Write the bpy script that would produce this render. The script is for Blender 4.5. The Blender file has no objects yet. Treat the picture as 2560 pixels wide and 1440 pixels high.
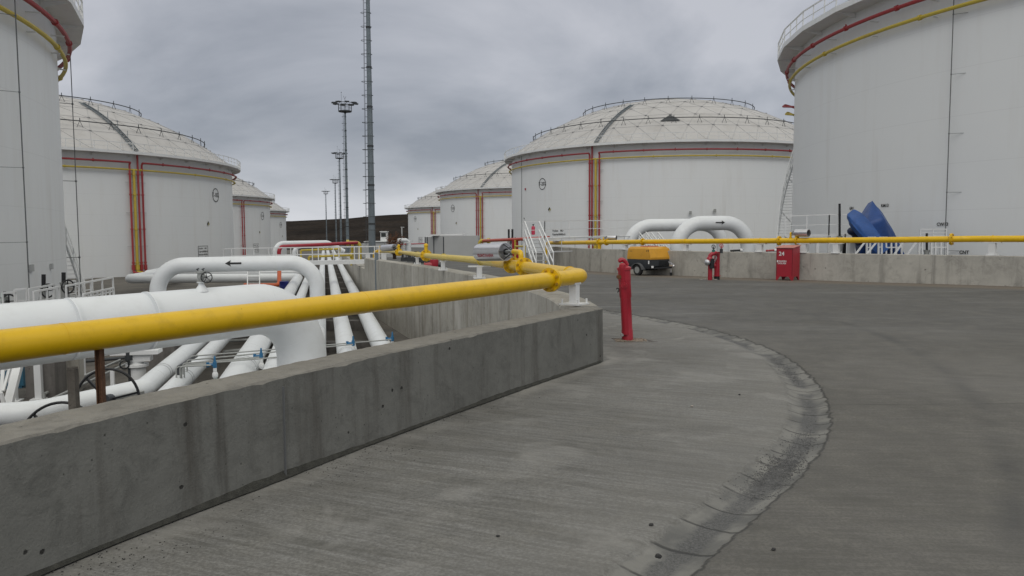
import bpy, bmesh, math, random
from mathutils import Vector, Matrix, noise
random.seed(7)
C = bpy.context.scene.collection
R_ = math.radians
PI = math.pi

# ------------------------------------------------------------------ camera, sky, sun, exposure
scene = bpy.context.scene
F = 1900.0                       # focal length in photo pixels (2560 wide)
EYE = 1.6; PITCH = R_(4.12); ROLL = R_(0.25)
cam = bpy.data.cameras.new('camera'); cam.sensor_width = 36; cam.lens = 36*F/2560
cam.clip_start = .05; cam.clip_end = 5000
camo = bpy.data.objects.new('camera', cam); C.objects.link(camo)
CM = Matrix.Rotation(PI/2-PITCH, 4, 'X') @ Matrix.Rotation(-ROLL, 4, 'Z')
CM.translation = Vector((0, 0, EYE)); camo.matrix_world = CM
scene.camera = camo
scene.render.resolution_x = 1024; scene.render.resolution_y = 576
scene.view_settings.view_transform = 'Standard'; scene.view_settings.look = 'None'
scene.view_settings.exposure = 0.34; scene.view_settings.gamma = 1

SUN_EL, SUN_AZ = R_(50), R_(186)          # azimuth clockwise from +Y: behind the camera
w = bpy.data.worlds.new("World"); scene.world = w; w.use_nodes = True
nt = w.node_tree; N = nt.nodes; L = nt.links; N.clear()
def wn(t, **k):
    n = N.new(t)
    for a, b in k.items(): setattr(n, a, b)
    return n
out = wn('ShaderNodeOutputWorld'); bg = wn('ShaderNodeBackground')
sky = wn('ShaderNodeTexSky', sky_type='NISHITA', sun_disc=False, sun_elevation=SUN_EL, sun_rotation=SUN_AZ)
tc = wn('ShaderNodeTexCoord'); sep = wn('ShaderNodeSeparateXYZ'); L.new(tc.outputs['Generated'], sep.inputs[0])
add = wn('ShaderNodeMath', operation='ADD'); add.inputs[1].default_value = .34
mx = wn('ShaderNodeMath', operation='MAXIMUM'); mx.inputs[1].default_value = 0
L.new(sep.outputs[2], mx.inputs[0]); L.new(mx.outputs[0], add.inputs[0])
dv = wn('ShaderNodeVectorMath', operation='DIVIDE'); cmb = wn('ShaderNodeCombineXYZ')
for i in range(3): L.new(add.outputs[0], cmb.inputs[i])
L.new(tc.outputs['Generated'], dv.inputs[0]); L.new(cmb.outputs[0], dv.inputs[1])
mp = wn('ShaderNodeMapping'); L.new(dv.outputs[0], mp.inputs[0]); mp.inputs['Scale'].default_value = (1.15, 1.2, .9)
mp.inputs['Location'].default_value = (3.1, 1.7, 0)
nz = wn('ShaderNodeTexNoise'); nz.inputs['Scale'].default_value = .95; nz.inputs['Detail'].default_value = 7
nz.inputs['Roughness'].default_value = .52; nz.inputs['Distortion'].default_value = .35
L.new(mp.outputs[0], nz.inputs['Vector'])
cr = wn('ShaderNodeValToRGB'); L.new(nz.outputs['Fac'], cr.inputs[0])
e = cr.color_ramp.elements
e[0].position = .39; e[0].color = (.205, .220, .252, 1)
e[1].position = .60; e[1].color = (.395, .403, .436, 1)
m1 = cr.color_ramp.elements.new(.5); m1.color = (.305, .318, .352, 1)
# brighter break near the horizon, brighter still overhead (overcast sky)
hr = wn('ShaderNodeMapRange'); hr.inputs[1].default_value = 0.0; hr.inputs[2].default_value = .11
hr.inputs[3].default_value = 1; hr.inputs[4].default_value = 0; hr.interpolation_type = 'SMOOTHSTEP'
L.new(sep.outputs[2], hr.inputs[0])
mh = wn('ShaderNodeMix', data_type='RGBA'); mh.inputs[7].default_value = (.60, .62, .66, 1)
hm = wn('ShaderNodeMath', operation='MULTIPLY'); hm.inputs[1].default_value = .48; L.new(hr.outputs[0], hm.inputs[0])
L.new(hm.outputs[0], mh.inputs[0]); L.new(cr.outputs[0], mh.inputs[6])
zr = wn('ShaderNodeMapRange'); zr.inputs[1].default_value = .36; zr.inputs[2].default_value = .62
zr.inputs[3].default_value = 1; zr.inputs[4].default_value = 2.25
zw = wn('ShaderNodeMapRange'); zw.inputs[1].default_value = .38; zw.inputs[2].default_value = .7; L.new(sep.outputs[2], zw.inputs[0])
zm = wn('ShaderNodeMix', data_type='RGBA', blend_type='MULTIPLY'); zm.inputs[7].default_value = (1.10, 1.03, .84, 1); L.new(zw.outputs[0], zm.inputs[0]); L.new(mh.outputs[2], zm.inputs[6])
L.new(sep.outputs[2], zr.inputs[0])
vm = wn('ShaderNodeVectorMath', operation='SCALE'); L.new(zm.outputs[2], vm.inputs[0]); L.new(zr.outputs[0], vm.inputs['Scale'])
sk = wn('ShaderNodeVectorMath', operation='SCALE'); sk.inputs['Scale'].default_value = .006; L.new(sky.outputs[0], sk.inputs[0])
ad = wn('ShaderNodeVectorMath', operation='ADD'); L.new(vm.outputs[0], ad.inputs[0]); L.new(sk.outputs[0], ad.inputs[1])
L.new(ad.outputs[0], bg.inputs[0]); bg.inputs[1].default_value = 1.0
L.new(bg.outputs[0], out.inputs[0])
sl = bpy.data.lights.new('sun', 'SUN'); sl.energy = .62; sl.angle = R_(50); sl.color = (1, .965, .91)
so = bpy.data.objects.new('sun', sl); C.objects.link(so)
sd = Vector((math.sin(SUN_AZ)*math.cos(SUN_EL), math.cos(SUN_AZ)*math.cos(SUN_EL), math.sin(SUN_EL)))
so.rotation_euler = sd.to_track_quat('Z', 'Y').to_euler()

# ------------------------------------------------------------------ helpers
def ray(px, py):
    return (CM.to_3x3() @ Vector(((px-1280)/F, (720-py)/F, -1)))
def P(px, py, y=None, z=None):
    r = ray(px, py)
    t = (y/r.y) if y is not None else ((z-EYE)/r.z)
    return Vector((0, 0, EYE)) + r*t
def yard(y): return -.012*max(0, y-10)
def pitz(y): return -2.1-.012*max(0, y-10)
def G(px, py, f=yard, dz=0):
    y = 10
    for _ in range(50): y = P(px, py, z=f(y)+dz).y
    return P(px, py, z=f(y)+dz)
def tag(o, label=None, cat=None, group=None, kind=None):
    if label: o['label'] = label
    if cat: o['category'] = cat
    if group: o['group'] = group
    if kind: o['kind'] = kind
    return o
def thing(name, label, cat, loc=(0, 0, 0), rz=0, group=None):
    o = bpy.data.objects.new(name, None); C.objects.link(o); o.empty_display_size = .2
    o.location = loc; o.rotation_euler = (0, 0, rz)
    return tag(o, label, cat, group)
def chain(o):
    v = Vector((0, 0, 0))
    while o is not None: v += Vector(o.location); o = o.parent
    return v
def catmull(pts, n=8):
    pts = [Vector(p) for p in pts]; o = []
    for i in range(len(pts)-1):
        p0 = pts[max(i-1, 0)]; p1 = pts[i]; p2 = pts[i+1]; p3 = pts[min(i+2, len(pts)-1)]
        for k in range(n):
            t = k/n
            o.append(.5*((2*p1)+(-p0+p2)*t+(2*p0-5*p1+4*p2-p3)*t*t+(-p0+3*p1-3*p2+p3)*t**3))
    o.append(pts[-1]); return o
def rnd(pts, r, k=6):
    """round the corners of a polyline"""
    pts = [Vector(p) for p in pts]; o = [pts[0]]
    for i in range(1, len(pts)-1):
        a, b, c = pts[i-1], pts[i], pts[i+1]
        u = (a-b); v = (c-b); lu, lv = u.length, v.length
        if lu < 1e-6 or lv < 1e-6: continue
        u /= lu; v /= lv; ang = math.acos(max(-1, min(1, u.dot(v))))
        if ang > 3.1: o.append(b); continue
        d = min(r/math.tan(ang/2), lu*.49, lv*.49)
        rr = d*math.tan(ang/2); bis = (u+v).normalized(); cen = b+bis*(rr/math.sin(ang/2))
        s = b+u*d-cen; e_ = b+v*d-cen
        tot = PI-ang; ax = s.cross(e_).normalized()
        for j in range(k+1):
            o.append(cen+Matrix.Rotation(tot*j/k, 3, ax) @ s)
    o.append(pts[-1]); return o
class MB:
    def __init__(s): s.v = []; s.f = []; s.m = []; s.mi = 0
    def add(s, vs, fs):
        b = len(s.v); s.v += [Vector(v) for v in vs]
        s.f += [tuple(b+i for i in f) for f in fs]; s.m += [s.mi]*len(fs); return s
    def box(s, c, size, rz=0, M=None, tap=1):
        sx, sy, sz = [q/2 for q in size]; c = Vector(c)
        Rm = Matrix.Rotation(rz, 3, 'Z') if M is None else M
        vs = []
        for z in (-1, 1):
            k = 1 if z < 0 else tap
            for x, y in ((-1, -1), (1, -1), (1, 1), (-1, 1)): vs.append(c+Rm @ Vector((x*sx*k, y*sy*k, z*sz)))
        return s.add(vs, [(3, 2, 1, 0), (4, 5, 6, 7), (0, 1, 5, 4), (1, 2, 6, 5), (2, 3, 7, 6), (3, 0, 4, 7)])
    def bar(s, a, b, w_, h_, up=(0, 0, 1)):
        a, b = Vector(a), Vector(b); d = b-a; l = d.length
        if l < 1e-6: return s
        y = d/l; x = y.cross(Vector(up))
        if x.length < 1e-4: x = Vector((1, 0, 0))
        x.normalize(); z = x.cross(y)
        return s.box((a+b)/2, (w_, l, h_), M=Matrix((x, y, z)).transposed())
    def tube(s, pts, r, n=12, caps=True, closed=False):
        pts = [Vector(p) for p in pts]
        q = [pts[0]]
        for p in pts[1:]:
            if (p-q[-1]).length > 1e-5: q.append(p)
        pts = q; m = len(pts)
        rs = r if isinstance(r, (list, tuple)) else [r]*m
        T = []
        for i in range(m):
            if closed: t = pts[(i+1) % m]-pts[i-1]
            else: t = pts[min(i+1, m-1)]-pts[max(i-1, 0)]
            T.append(t.normalized())
        up = Vector((0, 0, 1)) if abs(T[0].z) < .9 else Vector((0, 1, 0))
        nrm = (up-T[0]*up.dot(T[0])).normalized(); vs = []
        for i in range(m):
            nrm = nrm-T[i]*nrm.dot(T[i])
            if nrm.length < 1e-4: nrm = Vector((1, 0, 0))-T[i]*T[i].x
            nrm.normalize(); bn = T[i].cross(nrm)
            k = 1.0
            if 0 < i < m-1:
                a = (pts[i]-pts[i-1]).normalized().dot(T[i]); k = 1
            for j in range(n):
                a = 2*PI*j/n; vs.append(pts[i]+(nrm*math.cos(a)+bn*math.sin(a))*rs[min(i, len(rs)-1)]*k)
        fs = []
        for i in range(m-1 if not closed else m):
            i2 = (i+1) % m
            for j in range(n): fs.append((i*n+j, i*n+(j+1) % n, i2*n+(j+1) % n, i2*n+j))
        if caps and not closed:
            fs.append(tuple(range(n-1, -1, -1))); fs.append(tuple((m-1)*n+j for j in range(n)))
        return s.add(vs, fs)
    def cyl(s, a, b, r, n=16, r2=None): return s.tube([a, b], [r, r if r2 is None else r2], n)
    def ring(s, c, ax, R, r, n=24, k=8):
        ax = Vector(ax).normalized(); u = ax.orthogonal().normalized(); v = ax.cross(u)
        return s.tube([Vector(c)+(u*math.cos(2*PI*i/n)+v*math.sin(2*PI*i/n))*R for i in range(n)], r, k, closed=True)
    def lathe(s, c, prof, n=24, M=None):
        c = Vector(c); Mm = M or Matrix.Identity(3); vs = []; fs = []
        for r, z in prof:
            for j in range(n):
                a = 2*PI*j/n; vs.append(c+Mm @ Vector((r*math.cos(a), r*math.sin(a), z)))
        for i in range(len(prof)-1):
            for j in range(n): fs.append((i*n+j, i*n+(j+1) % n, (i+1)*n+(j+1) % n, (i+1)*n+j))
        fs.append(tuple(range(n-1, -1, -1))); fs.append(tuple((len(prof)-1)*n+j for j in range(n)))
        return s.add(vs, fs)
    def sph(s, c, r, n=8, sc=(1, 1, 1), jit=0):
        c = Vector(c); vs = [c+Vector((0, 0, -r*sc[2]))]; fs = []; m = max(3, n//2)
        for i in range(1, m):
            for j in range(n):
                t = PI*i/m; a = 2*PI*j/n; q = r*(1+random.uniform(-jit, jit))
                vs.append(c+Vector((q*math.sin(t)*math.cos(a)*sc[0], q*math.sin(t)*math.sin(a)*sc[1], -q*math.cos(t)*sc[2])))
        vs.append(c+Vector((0, 0, r*sc[2]))); last = len(vs)-1
        for j in range(n):
            fs.append((0, 1+(j+1) % n, 1+j)); fs.append((last, 1+(m-2)*n+j, 1+(m-2)*n+(j+1) % n))
            for i in range(m-2): fs.append((1+i*n+j, 1+i*n+(j+1) % n, 1+(i+1)*n+(j+1) % n, 1+(i+1)*n+j))
        return s.add(vs, fs)
    def data(s, name, mats, off=Vector((0, 0, 0)), ang=35):
        me = bpy.data.meshes.new(name); me.from_pydata([v-off for v in s.v], [], s.f)
        for m in (mats if isinstance(mats, list) else [mats]): me.materials.append(m)
        me.polygons.foreach_set('material_index', s.m)
        me.validate(); me.polygons.foreach_set('use_smooth', [True]*len(me.polygons))
        me.set_sharp_from_angle(angle=R_(ang)); me.update(); return me
    def build(s, name, mats, parent=None, local=False, ang=35):
        if parent is not None:
            off = Vector((0, 0, 0)) if local else chain(parent)
        else:
            xs = [v.x for v in s.v]; ys = [v.y for v in s.v]; zs = [v.z for v in s.v]
            off = Vector(((min(xs)+max(xs))/2, (min(ys)+max(ys))/2, min(zs)))
        o = bpy.data.objects.new(name, s.data(name, mats, off, ang)); C.objects.link(o)
        if parent is not None: o.parent = parent
        else: o.location = off
        return o
def copy_tree(o, parent=None):
    c = o.copy(); C.objects.link(c)
    if parent is not None: c.parent = parent
    for ch in list(o.children): copy_tree(ch, c)
    return c
def text_mesh(txt, size=1, ext=0.0, bold=.0):
    cu = bpy.data.curves.new('t', 'FONT'); cu.body = txt; cu.size = size; cu.align_x = 'CENTER'; cu.align_y = 'CENTER'
    cu.offset = bold*size; cu.resolution_u = 3; cu.space_line = .9
    ob = bpy.data.objects.new('t', cu); me = bpy.data.meshes.new_from_object(ob)
    vs = [v.co.copy() for v in me.vertices]; fs = [tuple(p.vertices) for p in me.polygons]
    bpy.data.objects.remove(ob); bpy.data.meshes.remove(me); bpy.data.curves.remove(cu)
    return vs, fs

# ------------------------------------------------------------------ materials
def mat(name, col=(.5, .5, .5), rough=.5, metal=0, spec=.5, var=0, vscale=3, bump=0, bscale=40, dirt=None, dscale=1.2, damt=.5, dstretch=(1, 1, 1)):
    m = bpy.data.materials.new(name); m.use_nodes = True; t = m.node_tree; n = t.nodes; l = t.links
    b = n['Principled BSDF']; b.inputs['Base Color'].default_value = (*col, 1); b.inputs['Roughness'].default_value = rough
    b.inputs['Metallic'].default_value = metal; b.inputs['Specular IOR Level'].default_value = spec
    tcn = n.new('ShaderNodeTexCoord'); src = None
    if var or dirt:
        base = n.new('ShaderNodeRGB'); base.outputs[0].default_value = (*col, 1); src = base.outputs[0]
    if var:
        a = n.new('ShaderNodeTexNoise'); a.inputs['Scale'].default_value = vscale; a.inputs['Detail'].default_value = 8; a.inputs['Roughness'].default_value = .6
        l.new(tcn.outputs['Object'], a.inputs['Vector'])
        mr = n.new('ShaderNodeMapRange'); mr.inputs[1].default_value = .25; mr.inputs[2].default_value = .75; mr.inputs[3].default_value = 1-var; mr.inputs[4].default_value = 1+var
        l.new(a.outputs['Fac'], mr.inputs[0])
        v = n.new('ShaderNodeVectorMath'); v.operation = 'SCALE'; l.new(src, v.inputs[0]); l.new(mr.outputs[0], v.inputs['Scale']); src = v.outputs[0]
    if dirt:
        mp_ = n.new('ShaderNodeMapping'); mp_.inputs['Scale'].default_value = dstretch; l.new(tcn.outputs['Object'], mp_.inputs[0])
        a = n.new('ShaderNodeTexNoise'); a.inputs['Scale'].default_value = dscale; a.inputs['Detail'].default_value = 9; a.inputs['Roughness'].default_value = .65
        l.new(mp_.outputs[0], a.inputs['Vector'])
        mr = n.new('ShaderNodeMapRange'); mr.inputs[1].default_value = .5; mr.inputs[2].default_value = .75; mr.inputs[3].default_value = 0; mr.inputs[4].default_value = damt
        l.new(a.outputs['Fac'], mr.inputs[0])
        mi = n.new('ShaderNodeMix'); mi.data_type = 'RGBA'; mi.inputs[7].default_value = (*dirt, 1)
        l.new(mr.outputs[0], mi.inputs[0]); l.new(src, mi.inputs[6]); src = mi.outputs[2]
    if src: l.new(src, b.inputs['Base Color'])
    if bump:
        a = n.new('ShaderNodeTexNoise'); a.inputs['Scale'].default_value = bscale; a.inputs['Detail'].default_value = 6
        l.new(tcn.outputs['Object'], a.inputs['Vector'])
        bm = n.new('ShaderNodeBump'); bm.inputs['Strength'].default_value = bump; bm.inputs['Distance'].default_value = .02
        l.new(a.outputs['Fac'], bm.inputs['Height']); l.new(bm.outputs[0], b.inputs['Normal'])
    return m
class NG:
    """tiny node-graph helper"""
    def __init__(s, m): s.t = m.node_tree; s.n = s.t.nodes; s.l = s.t.links; s.b = s.n['Principled BSDF']; s.tc = s.n.new('ShaderNodeTexCoord')
    def noise(s, scale, detail=6, rough=.55, stretch=None, vec=None, dist=0):
        v = vec or s.tc.outputs['Object']
        if stretch:
            mp = s.n.new('ShaderNodeMapping'); mp.inputs['Scale'].default_value = stretch; s.l.new(v, mp.inputs[0]); v = mp.outputs[0]
        a = s.n.new('ShaderNodeTexNoise'); a.inputs['Scale'].default_value = scale; a.inputs['Detail'].default_value = detail
        a.inputs['Roughness'].default_value = rough; a.inputs['Distortion'].default_value = dist; s.l.new(v, a.inputs['Vector']); return a.outputs['Fac']
    def voro(s, scale, stretch=None, feature='F1'):
        v = s.tc.outputs['Object']
        if stretch:
            mp = s.n.new('ShaderNodeMapping'); mp.inputs['Scale'].default_value = stretch; s.l.new(v, mp.inputs[0]); v = mp.outputs[0]
        a = s.n.new('ShaderNodeTexVoronoi'); a.feature = feature; a.inputs['Scale'].default_value = scale; s.l.new(v, a.inputs['Vector']); return a.outputs['Distance']
    def rng(s, x, a, b, c=0., d=1., smooth=False):
        m = s.n.new('ShaderNodeMapRange'); s.l.new(x, m.inputs[0])
        if smooth: m.interpolation_type = 'SMOOTHSTEP'
        for i, q in enumerate((a, b, c, d)): m.inputs[i+1].default_value = q
        return m.outputs[0]
    def mul(s, x, y, op='MULTIPLY'):
        m = s.n.new('ShaderNodeMath'); m.operation = op
        for i, q in enumerate((x, y)):
            if isinstance(q, (int, float)): m.inputs[i].default_value = q
            else: s.l.new(q, m.inputs[i])
        return m.outputs[0]
    def mix(s, fac, a, b, blend='MIX'):
        m = s.n.new('ShaderNodeMix'); m.data_type = 'RGBA'; m.blend_type = blend
        if isinstance(fac, (int, float)): m.inputs[0].default_value = fac
        else: s.l.new(fac, m.inputs[0])
        for i, q in ((6, a), (7, b)):
            if isinstance(q, tuple): m.inputs[i].default_value = (*q, 1)
            else: s.l.new(q, m.inputs[i])
        return m.outputs[2]
    def attr(s, name):
        a = s.n.new('ShaderNodeAttribute'); a.attribute_name = name; return a.outputs['Fac']
    def bump(s, h, strength=.3, dist=.02):
        b = s.n.new('ShaderNodeBump'); b.inputs['Strength'].default_value = strength; b.inputs['Distance'].default_value = dist
        s.l.new(h, b.inputs['Height']); s.l.new(b.outputs[0], s.b.inputs['Normal'])

WHITE = mat('white_paint', (.70, .71, .71), .45, var=.04, vscale=1.5, dirt=(.42, .40, .36), dscale=1.6, damt=.25)
WHITEP = mat('white_pipe_paint', (.72, .745, .76), .38, var=.03, vscale=1.2, dirt=(.45, .44, .41), dscale=2.2, damt=.22)
YEL = mat('yellow_paint', (.74, .46, .004), .34, var=.06, vscale=4, dirt=(.24, .13, .01), dscale=9, damt=.25)
def chips(m, chip=(.05, .03, .015), sc=7.0):
    g = NG(m); lk = g.b.inputs['Base Color'].links[0]; src = lk.from_socket; g.l.remove(lk)
    a = g.mul(g.rng(g.mul(g.voro(sc), g.mul(g.noise(40, 3, .6), .06), 'ADD'), .055, .075, 1, 0), g.rng(g.noise(1.3, 3, .5), .49, .53)); c = g.mix(g.mul(a, .85), src, chip)
    w_ = g.rng(g.noise(2.2, 7, .7, (1, 1, .5)), .50, .72, 0, .35); c = g.mix(g.mul(w_, .6), c, (.46, .29, .015)); g.l.new(c, g.b.inputs['Base Color'])
chips(YEL)
YELP = mat('faded_yellow_paint', (.66, .50, .09), .42, var=.06, vscale=4, dirt=(.25, .18, .05), dscale=6, damt=.3)
YELT = mat('tank_yellow_paint', (.52, .40, .05), .5, var=.08, vscale=2, dirt=(.3, .22, .1), dscale=1.5, damt=.4)
RED = mat('red_paint', (.34, .013, .028), .38, var=.07, vscale=5, dirt=(.14, .02, .02), dscale=9, damt=.3)
REDT = mat('tank_red_paint', (.34, .035, .04), .5, var=.08, vscale=2, dirt=(.2, .06, .05), dscale=2, damt=.3)
ORANGE = mat('orange_red_paint', (.50, .10, .03), .4, var=.06, vscale=3)
GALV = mat('galvanised_steel', (.16, .19, .21), .5, metal=.3, var=.12, vscale=2)
DARKM = mat('dark_steel', (.05, .055, .06), .5, metal=.3)
STEEL = mat('brushed_steel', (.62, .62, .64), .28, metal=.85, var=.05, vscale=6)
GREYM = mat('grey_cast_iron', (.33, .34, .33), .5, metal=.2, var=.1, vscale=12)
BLACK = mat('black_paint', (.012, .013, .015), .42)
RUBBER = mat('rubber', (.02, .02, .021), .85)
RUST = mat('rust', (.13, .065, .035), .9, var=.3, vscale=18, bump=.4, bscale=80, dirt=(.06, .03, .02), dscale=10, damt=.8)
TIMB = mat('weathered_post', (.15, .135, .115), .9, var=.2, vscale=14, bump=.4, bscale=60)
BLUEV = mat('blue_valve_paint', (.02, .13, .27), .45)
GREENV = mat('green_paint', (.03, .16, .13), .5)
BLUEB = mat('blue_plastic', (.02, .03, .22), .45)
CABLE = mat('cable_grey', (.12, .125, .13), .6)
INK = mat('black_ink', (.02, .02, .02), .6)
GREYPANEL = mat('grey_panel', (.40, .41, .41), .55, var=.05, vscale=1)
YBOLT = mat('bolt_paint', (.50, .30, .02), .5, dirt=(.13, .05, .02), dscale=11, damt=1)
BOLT = mat('rusty_bolt', (.16, .07, .03), .7, metal=.4)
DOMEM = mat('dome_panel', (.44, .43, .42), .55, var=.06, vscale=.35, dirt=(.28, .26, .24), dscale=.5, damt=.5)
DOMEB = mat('dome_batten', (.36, .36, .36), .5)
GALW = mat('grey_rail_paint', (.50, .52, .54), .45)

def tank_mat():
    m = mat('tank_paint', (.66, .665, .66), .5); g = NG(m)
    n1 = g.noise(.12, 6, .55); n2 = g.noise(1.2, 8, .6, (1, 1, .12)); n3 = g.noise(.5, 8, .65, (1, 1, .07))
    c = g.mix(g.rng(n1, .35, .7, 0, .5), (.735, .75, .75), (.69, .715, .735))
    c = g.mix(g.rng(n2, .52, .78, 0, .35), c, (.60, .585, .56))
    c = g.mix(g.rng(n3, .60, .80, 0, .35), c, (.44, .42, .39))
    # plate courses: faint horizontal seams
    sp = g.n.new('ShaderNodeSeparateXYZ'); g.l.new(g.tc.outputs['Object'], sp.inputs[0])
    fr = g.mul(g.mul(sp.outputs[2], 1/2.2), 0, 'ADD'); fr = g.mul(fr, 1, 'FRACT') if False else fr
    f2 = g.n.new('ShaderNodeMath'); f2.operation = 'FRACT'; g.l.new(fr, f2.inputs[0])
    line = g.rng(f2.outputs[0], .0, .02, 1, 0)
    c = g.mix(g.mul(line, .16), c, (.3, .3, .3))
    g.l.new(c, g.b.inputs['Base Color'])
    h = g.mul(g.noise(.35, 4, .5), 1)
    g.bump(h, .25, .12); return m
TANKM = tank_mat()

def concrete(name, base, dark, streak=.5, pits=.6, scale=1, light=None, seam=False):
    m = mat(name, base, .85); g = NG(m)
    n1 = g.noise(1.1*scale, 8, .6); n2 = g.noise(9*scale, 8, .7)
    c = g.mix(g.rng(n1, .3, .72), base, tuple(q*.66 for q in base))
    c = g.mix(g.rng(n2, .35, .7, 0, .45), c, tuple(q*1.25 for q in base))
    n3 = g.noise(4.2*scale, 9, .75, dist=.8); c = g.mix(g.rng(n3, .50, .64, 0, .6), c, tuple(q*.58 for q in base))
    st = g.noise(3.6*scale, 7, .65, (1, 1, .10)); c = g.mix(g.rng(st, .52, .70, 0, streak), c, dark)
    st2 = g.noise(6.0*scale, 5, .6, (1, 1, .05)); c = g.mix(g.rng(st2, .60, .72, 0, streak*.8), c, tuple(q*.8 for q in dark))
    if light: c = g.mix(g.rng(g.noise(1.6*scale, 6, .6, (1, 1, .3)), .56, .72, 0, .6), c, light)
    pv = g.voro(5.5*scale); pn = g.noise(3*scale, 3, .5)
    pit = g.mul(g.rng(g.mul(pv, g.mul(g.noise(25*scale, 3, .6), .12), 'ADD'), .125, .150, 1, 0), g.rng(pn, .44, .50))
    c = g.mix(g.mul(pit, pits), c, (.02, .02, .018))
    pv2 = g.voro(17*scale); pit2 = g.mul(g.rng(g.mul(pv2, g.mul(g.noise(60*scale, 3, .6), .2), 'ADD'), .17, .22, 1, 0), g.rng(g.noise(7*scale, 3, .5), .50, .56))
    c = g.mix(g.mul(pit2, pits*.8), c, (.035, .035, .03))
    g.l.new(c, g.b.inputs['Base Color'])
    h = g.mul(g.mul(n2, .4), g.mul(pit, -1.2), 'ADD'); h = g.mul(h, g.mul(g.noise(60*scale, 4, .6), .25), 'ADD')
    g.bump(h, .7, .02); return m
CONC = concrete('parapet_concrete', (.172, .173, .160), (.066, .060, .052), .75, .95)
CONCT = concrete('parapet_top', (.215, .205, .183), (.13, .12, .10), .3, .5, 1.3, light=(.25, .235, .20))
CONCP = concrete('retaining_concrete', (.40, .385, .345), (.19, .168, .135), .85, .4, .6, light=(.58, .565, .53))
CONCR = concrete('bund_concrete', (.42, .405, .365), (.16, .155, .14), .75, .4, .5, light=(.52, .50, .46))
CONCB = concrete('block_concrete', (.16, .15, .14), (.06, .055, .05), .6)

# ------------------------------------------------------------------ ground
NEARC = [(-26, -40), (-9.6, -12), (-5.4, -4), (-4.05, 0), (-3.26, 1.55), (-2.44, 3.45), (-2.11, 4.15), (-1.63, 5.05), (-1.08, 6.05), (-.15, 7.65), (1.0, 9.55)]
FARC = [(1.0, 9.55), (.72, 12), (-.30, 17), (-1.6, 21.8), (-3.05, 26.6), (-6.25, 36.3), (-9.7, 49), (-12.6, 61), (-25, 112), (-62, 262), (-130, 560)]
def xl(y):
    p = NEARC+FARC[1:]
    for a, b in zip(p, p[1:]):
        if y <= b[1]: return a[0]+(b[0]-a[0])*(y-a[1])/(b[1]-a[1])
    return p[-1][0]
GUT = catmull([(-1.6, .2, 0), (-.5, 1.7, 0), (.2, 2.8, 0), (.75, 3.62, 0), (1.4, 4.5, 0), (1.85, 5.15, 0), (2.32, 5.95, 0), (2.73, 6.9, 0), (3.13, 8.25, 0), (3.38, 9.9, 0), (3.36, 11.8, 0), (2.98, 13.7, 0), (2.04, 16.1, 0), (.9, 18.6, 0), (-1.0, 24, 0), (-4.3, 34, 0)], 12)
GS = [0]
for a, b in zip(GUT, GUT[1:]): GS.append(GS[-1]+(b-a).length)
def gutter(x, y):
    bd = 9; side = 1; al = 0
    for i in range(len(GUT)-1):
        a, b = GUT[i], GUT[i+1]
        if abs(a.y-y) > 1.6 and abs(a.x-x) > 1.6: continue
        dx, dy = b.x-a.x, b.y-a.y; l2 = dx*dx+dy*dy
        t = max(0, min(1, ((x-a.x)*dx+(y-a.y)*dy)/l2)); ex = x-a.x-dx*t; ey = y-a.y-dy*t
        d = math.hypot(ex, ey)
        if d < bd: bd = d; side = 1 if (dx*ey-dy*ex) < 0 else -1; al = GS[i]+math.sqrt(l2)*t
    return bd, side, al          # side +1 : right of the gutter (outer road), -1 apron
def frange(a, b, s):
    o = []
    while a < b-1e-6: o.append(a); a += s
    return o
BUND = catmull([(42, -30, 0), (36, -8, 0), (29, 8, 0), (24, 15.5, 0), (20, 20.5, 0), (16.4, 24.3, 0), (13.4, 27.1, 0), (11, 29.4, 0), (8.7, 31.8, 0), (6.0, 35.2, 0), (3.9, 39.5, 0), (2.5, 45, 0)], 6)
def dist_poly(x, y, pl):
    bd = 1e9
    for a, b in zip(pl, pl[1:]):
        dx, dy = b.x-a.x, b.y-a.y; t = max(0, min(1, ((x-a.x)*dx+(y-a.y)*dy)/(dx*dx+dy*dy)))
        bd = min(bd, math.hypot(x-a.x-dx*t, y-a.y-dy*t))
    return bd
BROOM = 24.0
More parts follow.
